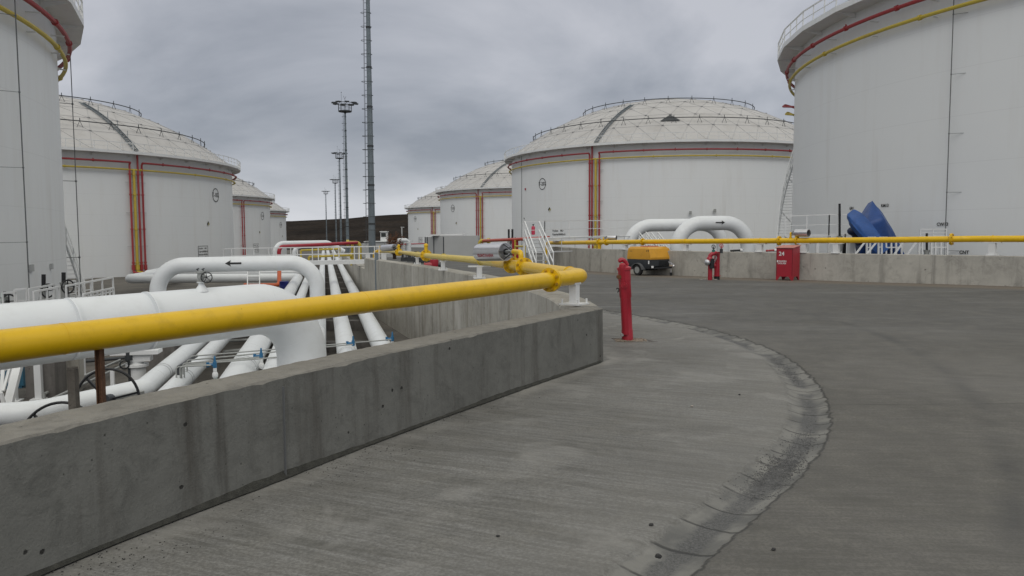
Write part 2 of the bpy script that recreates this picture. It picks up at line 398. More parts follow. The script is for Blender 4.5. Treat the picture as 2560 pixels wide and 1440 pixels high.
def ground():
    ys = [-40, -25, -12, -4, 0, 1, 1.5]+frange(2, 17.5, .055)+frange(17.5, 30, .35)+frange(30, 60, 1.2)+[60, 65, 72, 80, 90, 112, 140, 180, 220, 262, 320, 400, 560]
    us = frange(0, 6.4, .055)+frange(6.4, 12, .3)+frange(12, 30, 1)+[30, 35, 42, 50, 65, 80, 110, 150, 220, 330, 500]
    v = []; gd = []; ga = []; gs = []; gb = []; gu = []
    for y in ys:
        x0 = xl(y)
        for u in us:
            x = x0+u; d, s, al = (9, 1, 0)
            if u < 7 and y < 36 and y > -1: d, s, al = gutter(x, y)
            elif u >= 7: s = 1
            z = yard(y)
            if d < .6:
                z -= .05*max(0, 1-(d/.19)**2) if d < .19 else 0
                z += noise.noise((x*9, y*9, 3))*.006*max(0, 1-d/.35)
            z += noise.noise((x*.35, y*.35, 0))*.012
            v.append((x, y, z)); gd.append(min(d, 3)*s); ga.append(al)
            gu.append(u)
            gb.append(dist_poly(x, y, BUND) if 0 < y < 60 and x > 0 else 20)
    n = len(us); f = []
    for i in range(len(ys)-1):
        for j in range(n-1): f.append((i*n+j, i*n+j+1, (i+1)*n+j+1, (i+1)*n+j))
    me = bpy.data.meshes.new('road'); me.from_pydata(v, [], f)
    for nm, arr in (('gd', gd), ('ga', ga), ('gb', gb), ('gu', gu)):
        at = me.attributes.new(nm, 'FLOAT', 'POINT'); at.data.foreach_set('value', arr)
    me.polygons.foreach_set('use_smooth', [True]*len(me.polygons))
    m = mat('road_concrete', (.1, .1, .09), .8); g = NG(m)
    D = g.attr('gd'); A = g.attr('ga'); B = g.attr('gb')
    sp = g.n.new('ShaderNodeSeparateXYZ'); g.l.new(g.tc.outputs['Object'], sp.inputs[0]); Y = sp.outputs[1]; X = sp.outputs[0]
    n1 = g.noise(.45, 9, .6, dist=.4); n2 = g.noise(3.2, 9, .65); nf = g.noise(55, 5, .7)
    apron = g.mix(g.rng(n1, .35, .68), (.224, .222, .212), (.178, .176, .169))
    outer = g.mix(g.rng(n1, .32, .70), (.140, .133, .121), (.102, .098, .090))
    # far part of the yard: older darker blue-grey asphalt
    yy = g.mul(Y, g.mul(g.mul(n1, 6), -3, 'ADD'), 'ADD')
    far = g.rng(yy, 9.0, 14.5, 0, 1, True)
    asph = g.mix(g.rng(g.noise(.8, 8, .6, (.35, 1, 1)), .35, .66), (.096, .095, .093), (.068, .068, .067))
    outer = g.mix(far, outer, asph)
    side = g.rng(D, -.12, .12)
    c = g.mix(side, apron, outer)
    # broom finish and mottling
    def rot(vec_deg, sc):
        a_ = g.n.new('ShaderNodeMapping'); a_.inputs['Rotation'].default_value = (0, 0, R_(vec_deg)); g.l.new(g.tc.outputs['Object'], a_.inputs[0]); b_ = g.n.new('ShaderNodeMapping'); b_.inputs['Scale'].default_value = sc; g.l.new(a_.outputs[0], b_.inputs[0]); return b_.outputs[0]
    brA = g.noise(16, 4, .7, vec=rot(BROOM, (.09, 1.7, 1))); brO = g.noise(15, 4, .7, vec=rot(3, (.09, 1.7, 1))); br = g.mul(g.mul(brA, g.mul(1, side, 'SUBTRACT')), g.mul(brO, side), 'ADD'); c = g.mix(g.rng(br, .40, .60, 0, .55), c, (.075, .072, .062))
    br2 = g.noise(5, 5, .6, vec=rot(BROOM, (.16, 1, 1))); c = g.mix(g.rng(br2, .50, .66, 0, .5), c, (.078, .075, .064))
    c = g.mix(g.rng(n2, .45, .72, 0, .4), c, (.20, .19, .165))
    nm = g.noise(14, 8, .75); c = g.mix(g.rng(nm, .50, .68, 0, .45), c, (.075, .072, .062))
    c = g.mix(g.rng(nf, .44, .56, .0, .45), c, (.062, .060, .054))
    sp_ = g.mul(g.rng(g.voro(11), .03, .06, 1, 0), g.rng(g.noise(1.3, 3, .5), .54, .6)); c = g.mix(g.mul(sp_, .8), c, (.03, .03, .027))
    sp2 = g.mul(g.rng(g.voro(4.1), .012, .022, 1, 0), g.rng(g.noise(2.3, 3, .5), .5, .55)); c = g.mix(g.mul(sp2, .5), c, (.3, .29, .26))
    # pale wash of silt beside the gutter on the apron side
    silt = g.mul(g.rng(D, -1.3, -.2, 0, 1, True), g.rng(D, -.2, -.1, 1, 0)); c = g.mix(g.mul(silt, .28), c, (.215, .21, .195))
    U = g.attr('gu'); wn_ = g.mul(g.mul(g.noise(5, 5, .6), .22), -.11, 'ADD'); Uw = g.mul(U, wn_, 'ADD'); dust = g.mul(g.rng(Uw, .20, .27), g.rng(Uw, .30, .52, 1, 0)); c = g.mix(g.mul(g.mul(dust, g.rng(g.noise(1.2, 4, .6), .35, .6)), .7), c, (.30, .29, .265))
    lp = g.noise(.28, 6, .6, (.5, 1, 1)); c = g.mix(g.rng(lp, .48, .66, 0, .30), c, (.06, .059, .056))
    sw = g.noise(.9, 5, .6, (.22, 1, 1)); c = g.mix(g.mul(g.mul(g.rng(sw, .55, .68), far), .35), c, (.19, .19, .185))
    # thin long cracks
    ck = g.voro(.22, (1, 1.4, 1), 'DISTANCE_TO_EDGE')
    # gutter: dark silt, cross joints, edge crack
    ab = g.mul(D, 0, 'ADD'); an = g.n.new('ShaderNodeMath'); an.operation = 'ABSOLUTE'; g.l.new(D, an.inputs[0]); AB = an.outputs[0]
    wob = g.mul(g.mul(g.noise(6, 4, .6), .12), -.06, 'ADD'); ABn = g.mul(AB, wob, 'ADD')
    ing = g.rng(ABn, .145, .175, 1, 0)
    gcol = g.mix(g.rng(g.noise(2.2, 5, .6), .42, .6), (.185, .182, .168), (.105, .105, .100))
    c = g.mix(ing, c, gcol)
    mid = g.mul(g.rng(ABn, .045, .09, 1, 0), g.mul(g.rng(g.noise(1.1, 4, .6), .42, .50), g.rng(Y, 5.0, 5.6, 1, 0), 'MAXIMUM')); c = g.mix(g.mul(mid, .8), c, g.mix(g.rng(g.noise(70, 3, .8), .4, .6), (.035, .036, .037), (.11, .11, .11)))
    jl = g.mul(g.mul(A, g.mul(g.mul(AB, AB), 1.1), 'ADD'), g.mul(g.noise(1.5, 2, .5), .25), 'ADD')
    fr = g.n.new('ShaderNodeMath'); fr.operation = 'FRACT'; g.l.new(g.mul(jl, 2.9), fr.inputs[0])
    jo = g.mul(g.mul(g.rng(fr.outputs[0], .045, .08, 1, 0), g.rng(fr.outputs[0], .0, .012, 0, 1)), g.mul(g.rng(ABn, .155, .18, 1, 0), g.rng(g.noise(3, 3, .6), .36, .44)))
    c = g.mix(g.mul(jo, .7), c, (.012, .012, .012))
    edge = g.mul(g.rng(ABn, .155, .163), g.rng(ABn, .172, .185, 1, 0)); c = g.mix(g.mul(g.mul(edge, side), .75), c, (.03, .03, .028))
    pp = g.noise(1.5, 7, .6, dist=.6); c = g.mix(g.mul(g.rng(pp, .54, .66), g.mul(g.mul(1, side, 'SUBTRACT'), .4)), c, (.27, .265, .25))
    # construction joint in the outer slab
    yj = g.mul(Y, g.mul(g.noise(.9, 3, .5), .12), 'ADD'); jn = g.mul(g.mul(g.rng(yj, 6.985, 6.995), g.rng(yj, 7.005, 7.02, 1, 0)), g.mul(side, g.rng(g.noise(2.1, 4, .6), .38, .5))); c = g.mix(g.mul(jn, .6), c, (.03, .03, .028))
    yj2 = g.mul(Y, g.mul(X, .16), 'ADD'); jn2 = g.mul(g.mul(g.rng(yj2, 17.95, 17.98), g.rng(yj2, 18.02, 18.05, 1, 0)), g.rng(g.noise(.5, 4, .6), .42, .5)); c = g.mix(g.mul(jn2, .6), c, (.035, .035, .035))
    # brown silt strip at the foot of the bund wall
    nb = g.mul(B, g.mul(g.mul(n2, 1.6), -.8, 'ADD'), 'ADD'); st = g.rng(nb, 1.2, 2.6, 1, 0, True); c = g.mix(g.mul(st, .8), c, (.155, .128, .100))
    # tyre marks (curved, right side)
    vx = g.n.new('ShaderNodeVectorMath'); vx.operation = 'DISTANCE'; g.l.new(g.tc.outputs['Object'], vx.inputs[0]); vx.inputs[1].default_value = (-14.76, 15.38, 0)
    rr = vx.outputs['Value']; tm = g.mul(g.rng(rr, 20.7, 20.83), g.rng(rr, 20.86, 21.02, 1, 0)); tm = g.mul(tm, g.rng(g.noise(1.1, 4, .6), .36, .62)); c = g.mix(g.mul(tm, .6), c, (.045, .045, .045))
    g.l.new(c, g.b.inputs['Base Color'])
    rg = g.rng(n1, .3, .7, .62, .9); g.l.new(rg, g.b.inputs['Roughness'])
    h = g.mul(g.mul(br, .5), g.mul(nf, .5), 'ADD'); h = g.mul(h, g.mul(jo, -2), 'ADD'); h = g.mul(h, g.mul(edge, -.8), 'ADD')
    g.bump(h, .55, .01)
    me.materials.append(m); o = bpy.data.objects.new('road', me); C.objects.link(o); tag(o, kind='structure')
ground()
def pit_floor():
    m = mat('pit_ground', (.1, .09, .08), .95); g = NG(m)
    c = g.mix(g.rng(g.noise(.5, 8, .6), .35, .65), (.085, .08, .07), (.15, .135, .115))
    c = g.mix(g.rng(g.noise(4, 8, .7), .4, .7, 0, .6), c, (.05, .048, .045)); g.l.new(c, g.b.inputs['Base Color'])
    g.bump(g.noise(12, 6, .7), .6, .05)
    b = MB(); ys = [-60, -20, 0, 5, 10, 15, 20, 30, 45, 70, 100, 150, 250, 400, 560]; v = []; 
    for y in ys:
        x1 = xl(y)+.02
        for t in (0, .5, .8, .9, .95, 1): v.append((x1-420*(1-t), y, pitz(y)))
    f = [(i*6+j, i*6+j+1, (i+1)*6+j+1, (i+1)*6+j) for i in range(len(ys)-1) for j in range(5)]
    b.add(v, f); tag(b.build('pit_ground', m), kind='structure')
pit_floor()
def hill():
    m = mat('hill_ground', (.05, .04, .035), 1); g = NG(m)
    c = g.mix(g.rng(g.noise(.03, 9, .65, (1, .6, 4)), .35, .65), (.025, .023, .0225), (.050, .043, .039))
    c = g.mix(g.rng(g.noise(.35, 8, .7), .42, .62, 0, .7), c, (.015, .013, .011)); c = g.mix(g.rng(g.noise(.11, 6, .6, (.3, 1, 6)), .56, .66, 0, .6), c, (.048, .036, .027))
    g.l.new(c, g.b.inputs['Base Color'])
    g.b.inputs['Specular IOR Level'].default_value = 0; b = MB(); nx, ny = 90, 40; v = []
    for j in range(ny+1):
        for i in range(nx+1):
            x = -700+1900*i/nx; y = 420+900*j/ny
            t = j/ny; prof = math.sin(min(1, t*1.9)*PI/2)
            # height of the crest rises to the right
            az = x/y; hh = 16+46*(1/(1+math.exp(-(az+.16)*26)))*.5+18/(1+math.exp(-(az+.10)*14))
            hh = 24.6+6/(1+math.exp(-(az+.17)*25))+14/(1+math.exp(-(az-.15)*9))
            z = -6+hh*prof*(.92+.1*noise.noise((x*.006, y*.006, 1)))+noise.noise((x*.02, y*.02, 0))*1.9+noise.noise((x*.007, y*.004, 5))*1.5+noise.noise((x*.1, y*.1, 0))*.35
            if j == 0: z = -9
            v.append((x, y, z))
    b.add(v, [(j*(nx+1)+i, j*(nx+1)+i+1, (j+1)*(nx+1)+i+1, (j+1)*(nx+1)+i) for j in range(ny) for i in range(nx)])
    tag(b.build('hill', m, ang=180), kind='structure')
    # far plain so that the ground reaches the horizon
    b = MB(); b.add([(-2500, 380, -9.5), (2500, 380, -9.5), (2500, 3500, -9.5), (-2500, 3500, -9.5)], [(0, 1, 2, 3)])
    b.add([(-2500, -600, -9.8), (-400, -600, -9.8), (-400, 560, -9.8), (-2500, 560, -9.8)], [(0, 1, 2, 3)])
    tag(b.build('plain', m), kind='structure')
hill()

# ------------------------------------------------------------------ walls
def wall(name, path, thick, ztop, zf, zb, m, label, cat, parent=None, jit=.004, step=.12, cham=.02, smooth=True, joints=(), mtop=None):
    """path: centre line; front face is on the right hand side walking along the path"""
    pts = catmull([(x, y, 0) for x, y in path], 8) if smooth else [Vector((x, y, 0)) for x, y in path]
    q = [pts[0]]
    for a, b in zip(pts, pts[1:]):
        n = max(1, int((b-a).length/step)); q += [a+(b-a)*k/n for k in range(1, n+1)]
    b = MB(); vs = []; n = 8; s = 0
    for i, p in enumerate(q):
        if i: s += (p-q[i-1]).length
        t = (q[min(i+1, len(q)-1)]-q[max(i-1, 0)]).normalized(); nr = Vector((t.y, -t.x, 0)); h = thick/2
        zt = ztop(p.y); j = lambda k, a=jit: noise.noise((s*1.3+k*7, k*3.3, .5))*a*.9+noise.noise((s*9+k*7, k*3.3, .5))*a*.8+noise.noise((s*31+k*7, k*3.3, .5))*a*.9
        gr = 0
        for js in joints:
            if abs(s-js) < .02: gr = .012
        chp = max(0, noise.noise((s*5.3, 1.7, 9))-.25)*.05*(1+noise.noise((s*40, 0, 3))) if mtop else 0
        prof = [(h+.012, zf(p.y)), (h-gr, zt-.12), (h+j(1)-gr, zt-cham+j(2)-chp*.6), (h-cham+j(3)-gr-chp, zt+j(4)-gr), (0, zt+j(5)*.6-gr), (-h+cham+j(6), zt+j(7)-gr), (-h+j(8), zt-cham), (-h, zb(p.y))]
        for d, z in prof: vs.append(p+nr*d+Vector((0, 0, z)))
    fs = []; ft = []
    for i in range(len(q)-1):
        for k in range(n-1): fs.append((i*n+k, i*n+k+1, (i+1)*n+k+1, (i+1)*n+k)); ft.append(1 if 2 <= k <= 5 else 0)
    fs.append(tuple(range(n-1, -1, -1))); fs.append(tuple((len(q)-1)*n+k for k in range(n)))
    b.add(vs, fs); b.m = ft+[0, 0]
    o = b.build(name, [m, mtop or m], parent, ang=24)
    if label: tag(o, label, cat)
    return o
NEARC2 = NEARC[3:-1]+[(.98, 9.48)]
wall('parapet_wall', NEARC2, .34, lambda y: .67, lambda y: -.03, lambda y: -2.3, CONC, label='dark stained low concrete wall in the left foreground, ending at a sharp corner', cat='wall', joints=(10.4, 14.2), mtop=CONCT, step=.04, cham=.012)
# mouldy crack line / mortar residue at the foot of the parapet is modelled as a thin fillet of silt
PW = bpy.data.objects['parapet_wall']
for px_, fy_, ty_ in ((1250, 985, 823), (1477, 909, 773), (716, 1197, 935)):
    f_ = G(px_, fy_); b_ = MB(); d_ = Vector((-.86, .51, 0)); f_ = f_-d_*(.0)
    tp_ = P(px_, ty_, y=f_.y-.0); b_.box((f_.x-.006, f_.y+.0035, .31), (.006, .016, .60), R_(60)); b_.build('wall_joint', CABLE, PW)
wall('retaining_wall', [(.86, 9.70), (.66, 12)]+FARC[2:5]+[(-6.25, 36.3), (-7.9, 42)], .5, lambda y: .67+yard(y), lambda y: yard(y)-.05, lambda y: pitz(y)-.2, CONCP, 'tall pale streaked concrete retaining wall curving away along the pipe trench', 'wall', jit=.002, joints=(3.1, 6.6, 10, 13.4, 17, 20.6, 24.5, 29), step=.06 if False else .15)
wall('trench_wall', [(-7.9, 42.02)]+FARC[6:10], .5, lambda y: yard(y)+.06, lambda y: yard(y)-.05, lambda y: pitz(y)-.2, CONCP, 'low far continuation of the trench wall beyond the white footbridge', 'wall', jit=.002, step=1.5)
wall('bund_wall', [(p.x, p.y) for p in reversed(BUND)][::3], .32, lambda y: .80, lambda y: yard(y)-.05, lambda y: yard(y)-.3, CONCR, 'long curved concrete bund wall behind the trailer and the red cabinet', 'wall', jit=.003, joints=(9, 18, 24, 33))

# ------------------------------------------------------------------ tanks
RS, RO = 24.05, 25.0
AX = Vector((-.2385, .971, 0)); PX = Vector((.971, .2385, 0))
def tank_center(t, p): return AX*(t*RO)+PX*(p*RO)
TANKS = {}
NSEG = 40
DR = 8
def domez(r):
    Rs = (24.4**2+8.6**2)/17.2; return math.sqrt(max(0, Rs*Rs-r*r))-(Rs-8.6)+.35
def ang_of(c, x, y): return math.atan2(y-c.y, x-c.x)
def shell_hit(tk, px, py, rad=None):
    c = TANKS[tk]['c']; rr = rad or RS
    r = ray(px, py); a = r.x*r.x+r.y*r.y; b = -2*(r.x*c.x+r.y*c.y); cc = c.x**2+c.y**2-rr*rr
    D = b*b-4*a*cc
    t = (-b-math.sqrt(D))/(2*a) if D > 0 else -b/(2*a)
    p = Vector((0, 0, EYE))+r*t; return ang_of(c, p.x, p.y), p.z, p
def circ(c, r, z, a0, a1, n):
    return [Vector((c.x+r*math.cos(a0+(a1-a0)*i/n), c.y+r*math.sin(a0+(a1-a0)*i/n), z)) for i in range(n+1)]
CACHE = {}
def dome_meshes():
    nodes = {}; v = []
    def node(k, i):
        key = (k, i % (6*k) if k else 0)
        if key not in nodes:
            r = 24.4*k/DR; a = 2*PI*(i/(6*k)) if k else 0
            nodes[key] = len(v); v.append(Vector((r*math.cos(a), r*math.sin(a), domez(r))))
        return nodes[key]
    tri = []
    for k in range(DR):
        for s in range(6):
            for i in range(k+1):
                a = node(k, s*k+i); b_ = node(k+1, s*(k+1)+i); c_ = node(k+1, s*(k+1)+i+1); tri.append((a, b_, c_))
                if i < k: tri.append((a, c_, node(k, s*k+i+1)))
    b = MB(); b.add(v, tri)
    # drip skirt between dome edge and shell
    n = 6*DR; sk = [Vector((24.4*math.cos(2*PI*i/n), 24.4*math.sin(2*PI*i/n), 0)) for i in range(n)]
    ring = [node(DR, i) for i in range(n)]
    b.add([v[q] for q in ring]+sk, [(i, n+i, n+(i+1) % n, (i+1) % n) for i in range(n)])
    dm = b.data('dome', DOMEM, ang=1)
    e_ = set()
    for t in tri:
        for q in range(3): e_.add(tuple(sorted((t[q], t[(q+1) % 3]))))
    bb = MB()
    for a, c_ in e_: bb.bar(v[a]+Vector((0, 0, .0)), v[c_]+Vector((0, 0, .0)), .065, .05)
    for q in v[1:]: bb.cyl(q, q+Vector((0, 0, .07)), .17, 8)
    bt = bb.data('battens', DOMEB)
    # rings of handrail on the dome
    rr = MB()
    for r in (12.9, 20.7):
        z = domez(r)
        rr.tube([Vector((r*math.cos(2*PI*i/72), r*math.sin(2*PI*i/72), z+.62)) for i in range(72)], .06, 5, closed=True)
        m_ = int(r*2*PI/3.2)
        for i in range(m_):
            a = 2*PI*i/m_; p = Vector((r*math.cos(a), r*math.sin(a), z-.05)); t = Vector((-math.sin(a), math.cos(a), 0))
            rr.bar(p-t*.3, p+Vector((0, 0, .68)), .04, .04); rr.bar(p+t*.3, p+Vector((0, 0, .68)), .04, .04); rr.cyl(p+Vector((0, 0, .6)), p+Vector((0, 0, 1.0)), .045, 5)
    rl = rr.data('dome_rail', DARKM)
    # platform
    pb = MB()
    for i in range(NSEG):
        a0, a1 = 2*PI*i/NSEG, 2*PI*(i+1)/NSEG
        o0 = [Vector((r*math.cos(a), r*math.sin(a), z)) for a in (a0, a1) for r, z in ((RO+.25, -.0), (RO+.25, .30), (RO+.20, .30), (RO+.20, .05), (RS-.02, .05), (RS-.02, 0))]
        fs = [(k, (k+1) % 6, 6+(k+1) % 6, 6+k) for k in range(6)]
        pb.add(o0, fs)
        a = a0; c_, s_ = math.cos(a), math.sin(a)      # bracket under the deck
        t = Vector((-s_, c_, 0))*.02
        A, B_, C_ = Vector(((RO+.2)*c_, (RO+.2)*s_, 0)), Vector((RS*c_, RS*s_, 0)), Vector((RS*c_, RS*s_, -.30))
        pb.add([A-t, B_-t, C_-t, A+t, B_+t, C_+t], [(0, 1, 2), (5, 4, 3), (0, 2, 5, 3), (0, 3, 4, 1), (1, 4, 5, 2)])
    # curb angle where dome meets the shell
    pl = pb.data('platform', WHITE)
    rb = MB(); 
    for i in range(NSEG):
        a0, a1 = 2*PI*i/NSEG, 2*PI*(i+1)/NSEG; r = RO+.21
        for z, th in ((1.15, .055), (.68, .03)):
            rb.bar((r*math.cos(a0), r*math.sin(a0), z), (r*math.cos(a1), r*math.sin(a1), z), th*1.3, th*1.3)
        for k in range(3):
            f_ = k/3; x = r*(math.cos(a0)*(1-f_)+math.cos(a1)*f_); y = r*(math.sin(a0)*(1-f_)+math.sin(a1)*f_)
            rb.box((x, y, .58), (.055, .055, 1.16))
    rl2 = rb.data('railing', WHITE)
    return dict(dome=dm, battens=bt, dome_rail=rl, platform=pl, railing=rl2)
CACHE = dome_meshes()
def shell_mesh(h, base):
    b = MB(); n = 128
    prof = [(RS, -h), (RS, 0.3)]
    v = [Vector((r*math.cos(2*PI*j/n), r*math.sin(2*PI*j/n), z)) for r, z in prof for j in range(n)]
    b.add(v, [(j, (j+1) % n, n+(j+1) % n, n+j) for j in range(n)])
    for z in (-1.95,):       # stiffening ring
        pass
    return b.data('shell', TANKM, ang=60)
def on_shell(c, zc, th, pts, rad=RS+.03):
    """wrap flat (u to the viewer's right, v up) points on the shell at angle th"""
    o = []
    for p in pts:
        a = th+p[0]/rad
        o.append(Vector((c.x+rad*math.cos(a), c.y+rad*math.sin(a), zc+p[1])))
    return o
def tank(key, label, t, p, zp, number=None, circ_px=None, dia_px=None, info_px=None, risers=None, ncirc=1.5):
    c = tank_center(t, p); by = c.y
    zb = (yard(by)-.3) if p > 0 else (pitz(by)-.1)
    r = thing('storage_tank', label, 'storage tank', (c.x, c.y, zp)); TANKS[key] = dict(c=c, zp=zp, zb=zb, o=r)
    for nm in ('dome', 'platform', 'railing'):
        o = bpy.data.objects.new(nm, CACHE[nm]); C.objects.link(o); o.parent = r; TANKS[key][nm] = o
    o = bpy.data.objects.new('shell', shell_mesh(zp-zb, zb)); C.objects.link(o); o.parent = r
    for nm in ('battens', 'dome_rail'):
        o = bpy.data.objects.new(nm, CACHE[nm]); C.objects.link(o); o.parent = TANKS[key]['dome']
    # fire-water ring (red) and foam ring (yellow)
    rz, yz = zp-.85, zp-1.62; rrd, yrd = RS+.55, RS+.35
    thc = math.atan2(-c.y, -c.x)
    cut = None
    if risers:
        ths = [shell_hit(key, x, 500)[0] for x in risers]; cut = (min(ths), max(ths))
    b = MB()
    if cut:
        b.tube(circ(c, rrd, rz, cut[1], cut[1]+PI*1.0, 80), .10, 8); b.tube(circ(c, rrd, rz, cut[0], cut[0]-PI*.98, 80), .10, 8)
    else: b.tube(circ(c, rrd, rz, 0, 2*PI, 160)[:-1], .10, 8, closed=True)
    nj = 40
    for i in range(nj):
        a = 2*PI*i/nj
        if cut and cut[0]-.02 < (a if a < PI else a-2*PI) < cut[1]+.02: continue
        q = Vector((c.x+rrd*math.cos(a), c.y+rrd*math.sin(a), rz)); tg = Vector((-math.sin(a), math.cos(a), 0))
        b.cyl(q-tg*.07, q+tg*.07, .15, 8)
        if i % 2: b.cyl(q, q+Vector((0, 0, .22)), .04, 5)
    b.build('water_ring', REDT, r)
    b = MB(); b.tube(circ(c, yrd, yz, 0, 2*PI, 160)[:-1], .095, 8, closed=True)
    for i in range(20):
        a = 2*PI*i/20+.05; q = Vector((c.x+yrd*math.cos(a), c.y+yrd*math.sin(a), yz)); tg = Vector((-math.sin(a), math.cos(a), 0)); b.cyl(q-tg*.07, q+tg*.07, .14, 8)
    b.build('foam_ring', YELT, r)
    for i in range(40 if key in ('101', '201') else 0):
        a = 2*PI*(i+.5)/40; cs, sn = math.cos(a), math.sin(a)
        if (cs*c.x+sn*c.y) > -2: continue
        for rr_, z in ((rrd, rz-.13), (yrd, yz-.13)):
            b = MB(); b.bar((c.x+(RS-.05)*cs, c.y+(RS-.05)*sn, z), (c.x+rr_*cs, c.y+rr_*sn, z), .07, .05); b.build('ring_bracket', WHITE, r)
    if risers:
        kinds = 'RRYR' if key[0] == '2' else 'RYRR'
        if len(risers) == 2: kinds = 'RR'
        order = sorted(zip(risers, kinds))
        zl = zb+1.2
        for i, (x, k) in enumerate(order):
            th = shell_hit(key, x, 500)[0]; rad = RS+.35
            q = lambda z, rd=rad, a=th: Vector((c.x+rd*math.cos(a), c.y+rd*math.sin(a), z))
            b = MB(); rp = .11 if k == 'R' else .15
            mid = (k == 'R' and i not in (0, len(order)-1))
            top = zp+.15 if mid else (yz if k == 'Y' else rz)
            b.tube([q(zl), q(top-.25), q(top, rrd if k == 'R' and not mid else rad)], rp, 8)
            for z in (zl+.5, zl+4.2, zl+8, zp-2.2):
                b.cyl(q(z), q(z+.16), rp*1.45, 8)
            b.cyl(q(zl-.2), q(zl+.35), rp*1.7, 8)
            b.tube(rnd([q(zl), q(zl-.5), q(zl-.5, rad+.9)], .3, 4), rp*1.15, 8)
            tag(b.build('riser_pipe', REDT if k == 'R' else YELT, r))
        b = MB()
        for z in (zl+2.4, zl+6.1, zp-3):
            b.tube(circ(c, RS+.2, z, cut[0]-.02, cut[1]+.02, 4), .035, 5)
        b.build('riser_clamp', GALW, r)
    # painted marks
    vdir = 1.0
    def paint(name, pts, fs, px, py, m):
        th, z, _ = shell_hit(key, px, py); b = MB(); b.add(on_shell(c, z, th, pts), fs); o_ = b.build(name, m, r); return o_
    if circ_px:
        n = 40; ro, ri = ncirc*.5, ncirc*.5-.06*ncirc
        pts = [(rr_*math.cos(2*PI*i/n), rr_*1.0*math.sin(2*PI*i/n)) for rr_ in (ro, ri) for i in range(n)]
        fs = [(i, (i+1) % n, n+(i+1) % n, n+i) for i in range(n)]
        tv, tf = text_mesh(number, .44*ncirc, bold=.012); base = len(pts)
        pts += [(q.x, q.y) for q in tv]; fs += [tuple(base+i for i in f) for f in tf]
        paint('tank_number', pts, fs, *circ_px, INK)
    if dia_px:
        s = .36
        o_ = paint('hazard_diamond', [(0, s), (s*.82, 0), (0, -s), (-s*.82, 0)], [(0, 1, 2, 3)], *dia_px, mat('diamond_white', (.55, .55, .5), .6))
        th, z, _ = shell_hit(key, *dia_px)
        b = MB(); b.add(on_shell(c, z, th, [(0, s), (s*.41, s*.5), (0, 0), (-s*.41, -s*.5), (-s*.82, 0)], RS+.045), [(0, 1, 2, 3, 4)]); b.build('diamond_field', INK, o_)
        b = MB(); b.add(on_shell(c, z, th, [(s*.41, s*.5), (s*.82, 0), (s*.41, -s*.5), (0, 0)], RS+.045), [(0, 1, 2, 3)]); b.build('diamond_field', mat('diamond_yellow', (.4, .36, .12), .6), o_)
    if info_px:
        px, py, wd, frame = info_px; h_ = wd*.85
        pts = []; fs = []
        def rect(x0, y0, x1, y1):
            bq = len(pts); pts.extend([(x0, y0), (x1, y0), (x1, y1), (x0, y1)]); fs.append((bq, bq+1, bq+2, bq+3))
        if frame:
            t_ = .05
            rect(-wd/2, h_/2-t_, wd/2, h_/2); rect(-wd/2, -h_/2, wd/2, -h_/2+t_); rect(-wd/2, -h_/2, -wd/2+t_, h_/2); rect(wd/2-t_, -h_/2, wd/2, h_/2)
        for i, (a_, b_) in enumerate((('Product', 'MO'), ('Capacity', '30000m3'), ('Diameter', '48.00m'), ('Height', '17.50'))):
            for s_, xo in ((a_, -wd*.22), (b_, wd*.25)):
                tv, tf = text_mesh(s_, wd*.13, bold=.02); bq = len(pts); yo = h_*.32-i*h_*.22
                pts.extend([(q.x+xo, q.y+yo) for q in tv]); fs.extend([tuple(bq+k for k in f) for f in tf])
        paint('data_table', pts, fs, px, py, INK)
    return r
tank('101', 'near left white tank, cropped by the left picture edge, with a polygonal deck overhead', 1.4, -1.42, 11.5)
tank('102', 'white domed tank numbered T-102 with red and yellow risers, left of the masts', 4.4, -1.45, 10.35, 'T-102', (539, 488), (520, 560), (508, 632, 2.0, True), (323, 333, 343, 353), 1.75)
tank('103', 'second white tank behind T-102 with two thin red risers at its left edge', 7.4, -1.45, 9.6, 'T-103', (656, 540), (649, 581), (640, 620, 2.2, True), (601, 606), 1.75)
tank('104', 'farthest left white tank, standing against the dark hillside', 10.4, -1.45, 8.86, 'T-104', (702, 562), (706, 591), None, None, 1.75)
tank('201', 'near right white tank, cropped by the right picture edge, behind the blue tarpaulins', 1.4, 2.103, 13.6)
tank('202', 'big white domed tank numbered T-202 behind the two white pipe loops', 4.4, 2.073, 12.7, 'T-202', (1356, 460), (1374, 524), (1396, 590, 2.6, False), (1477, 1483, 1492, 1501), 1.6)
tank('203', 'white domed tank next left of T-202 with a riser bundle at its middle', 7.4, 2.073, 11.5, 'T-203', (1132, 521), (1141, 558), None, (1193, 1197.5, 1203, 1208), 1.7)
tank('204', 'farthest right-row white tank, leftmost of the right row beside the hill', 10.4, 2.073, 10.1, 'T-204', (1038, 547), (1045, 573), (1051, 600, 2.2, True), (1079, 1082, 1085.5, 1089), 1.7)

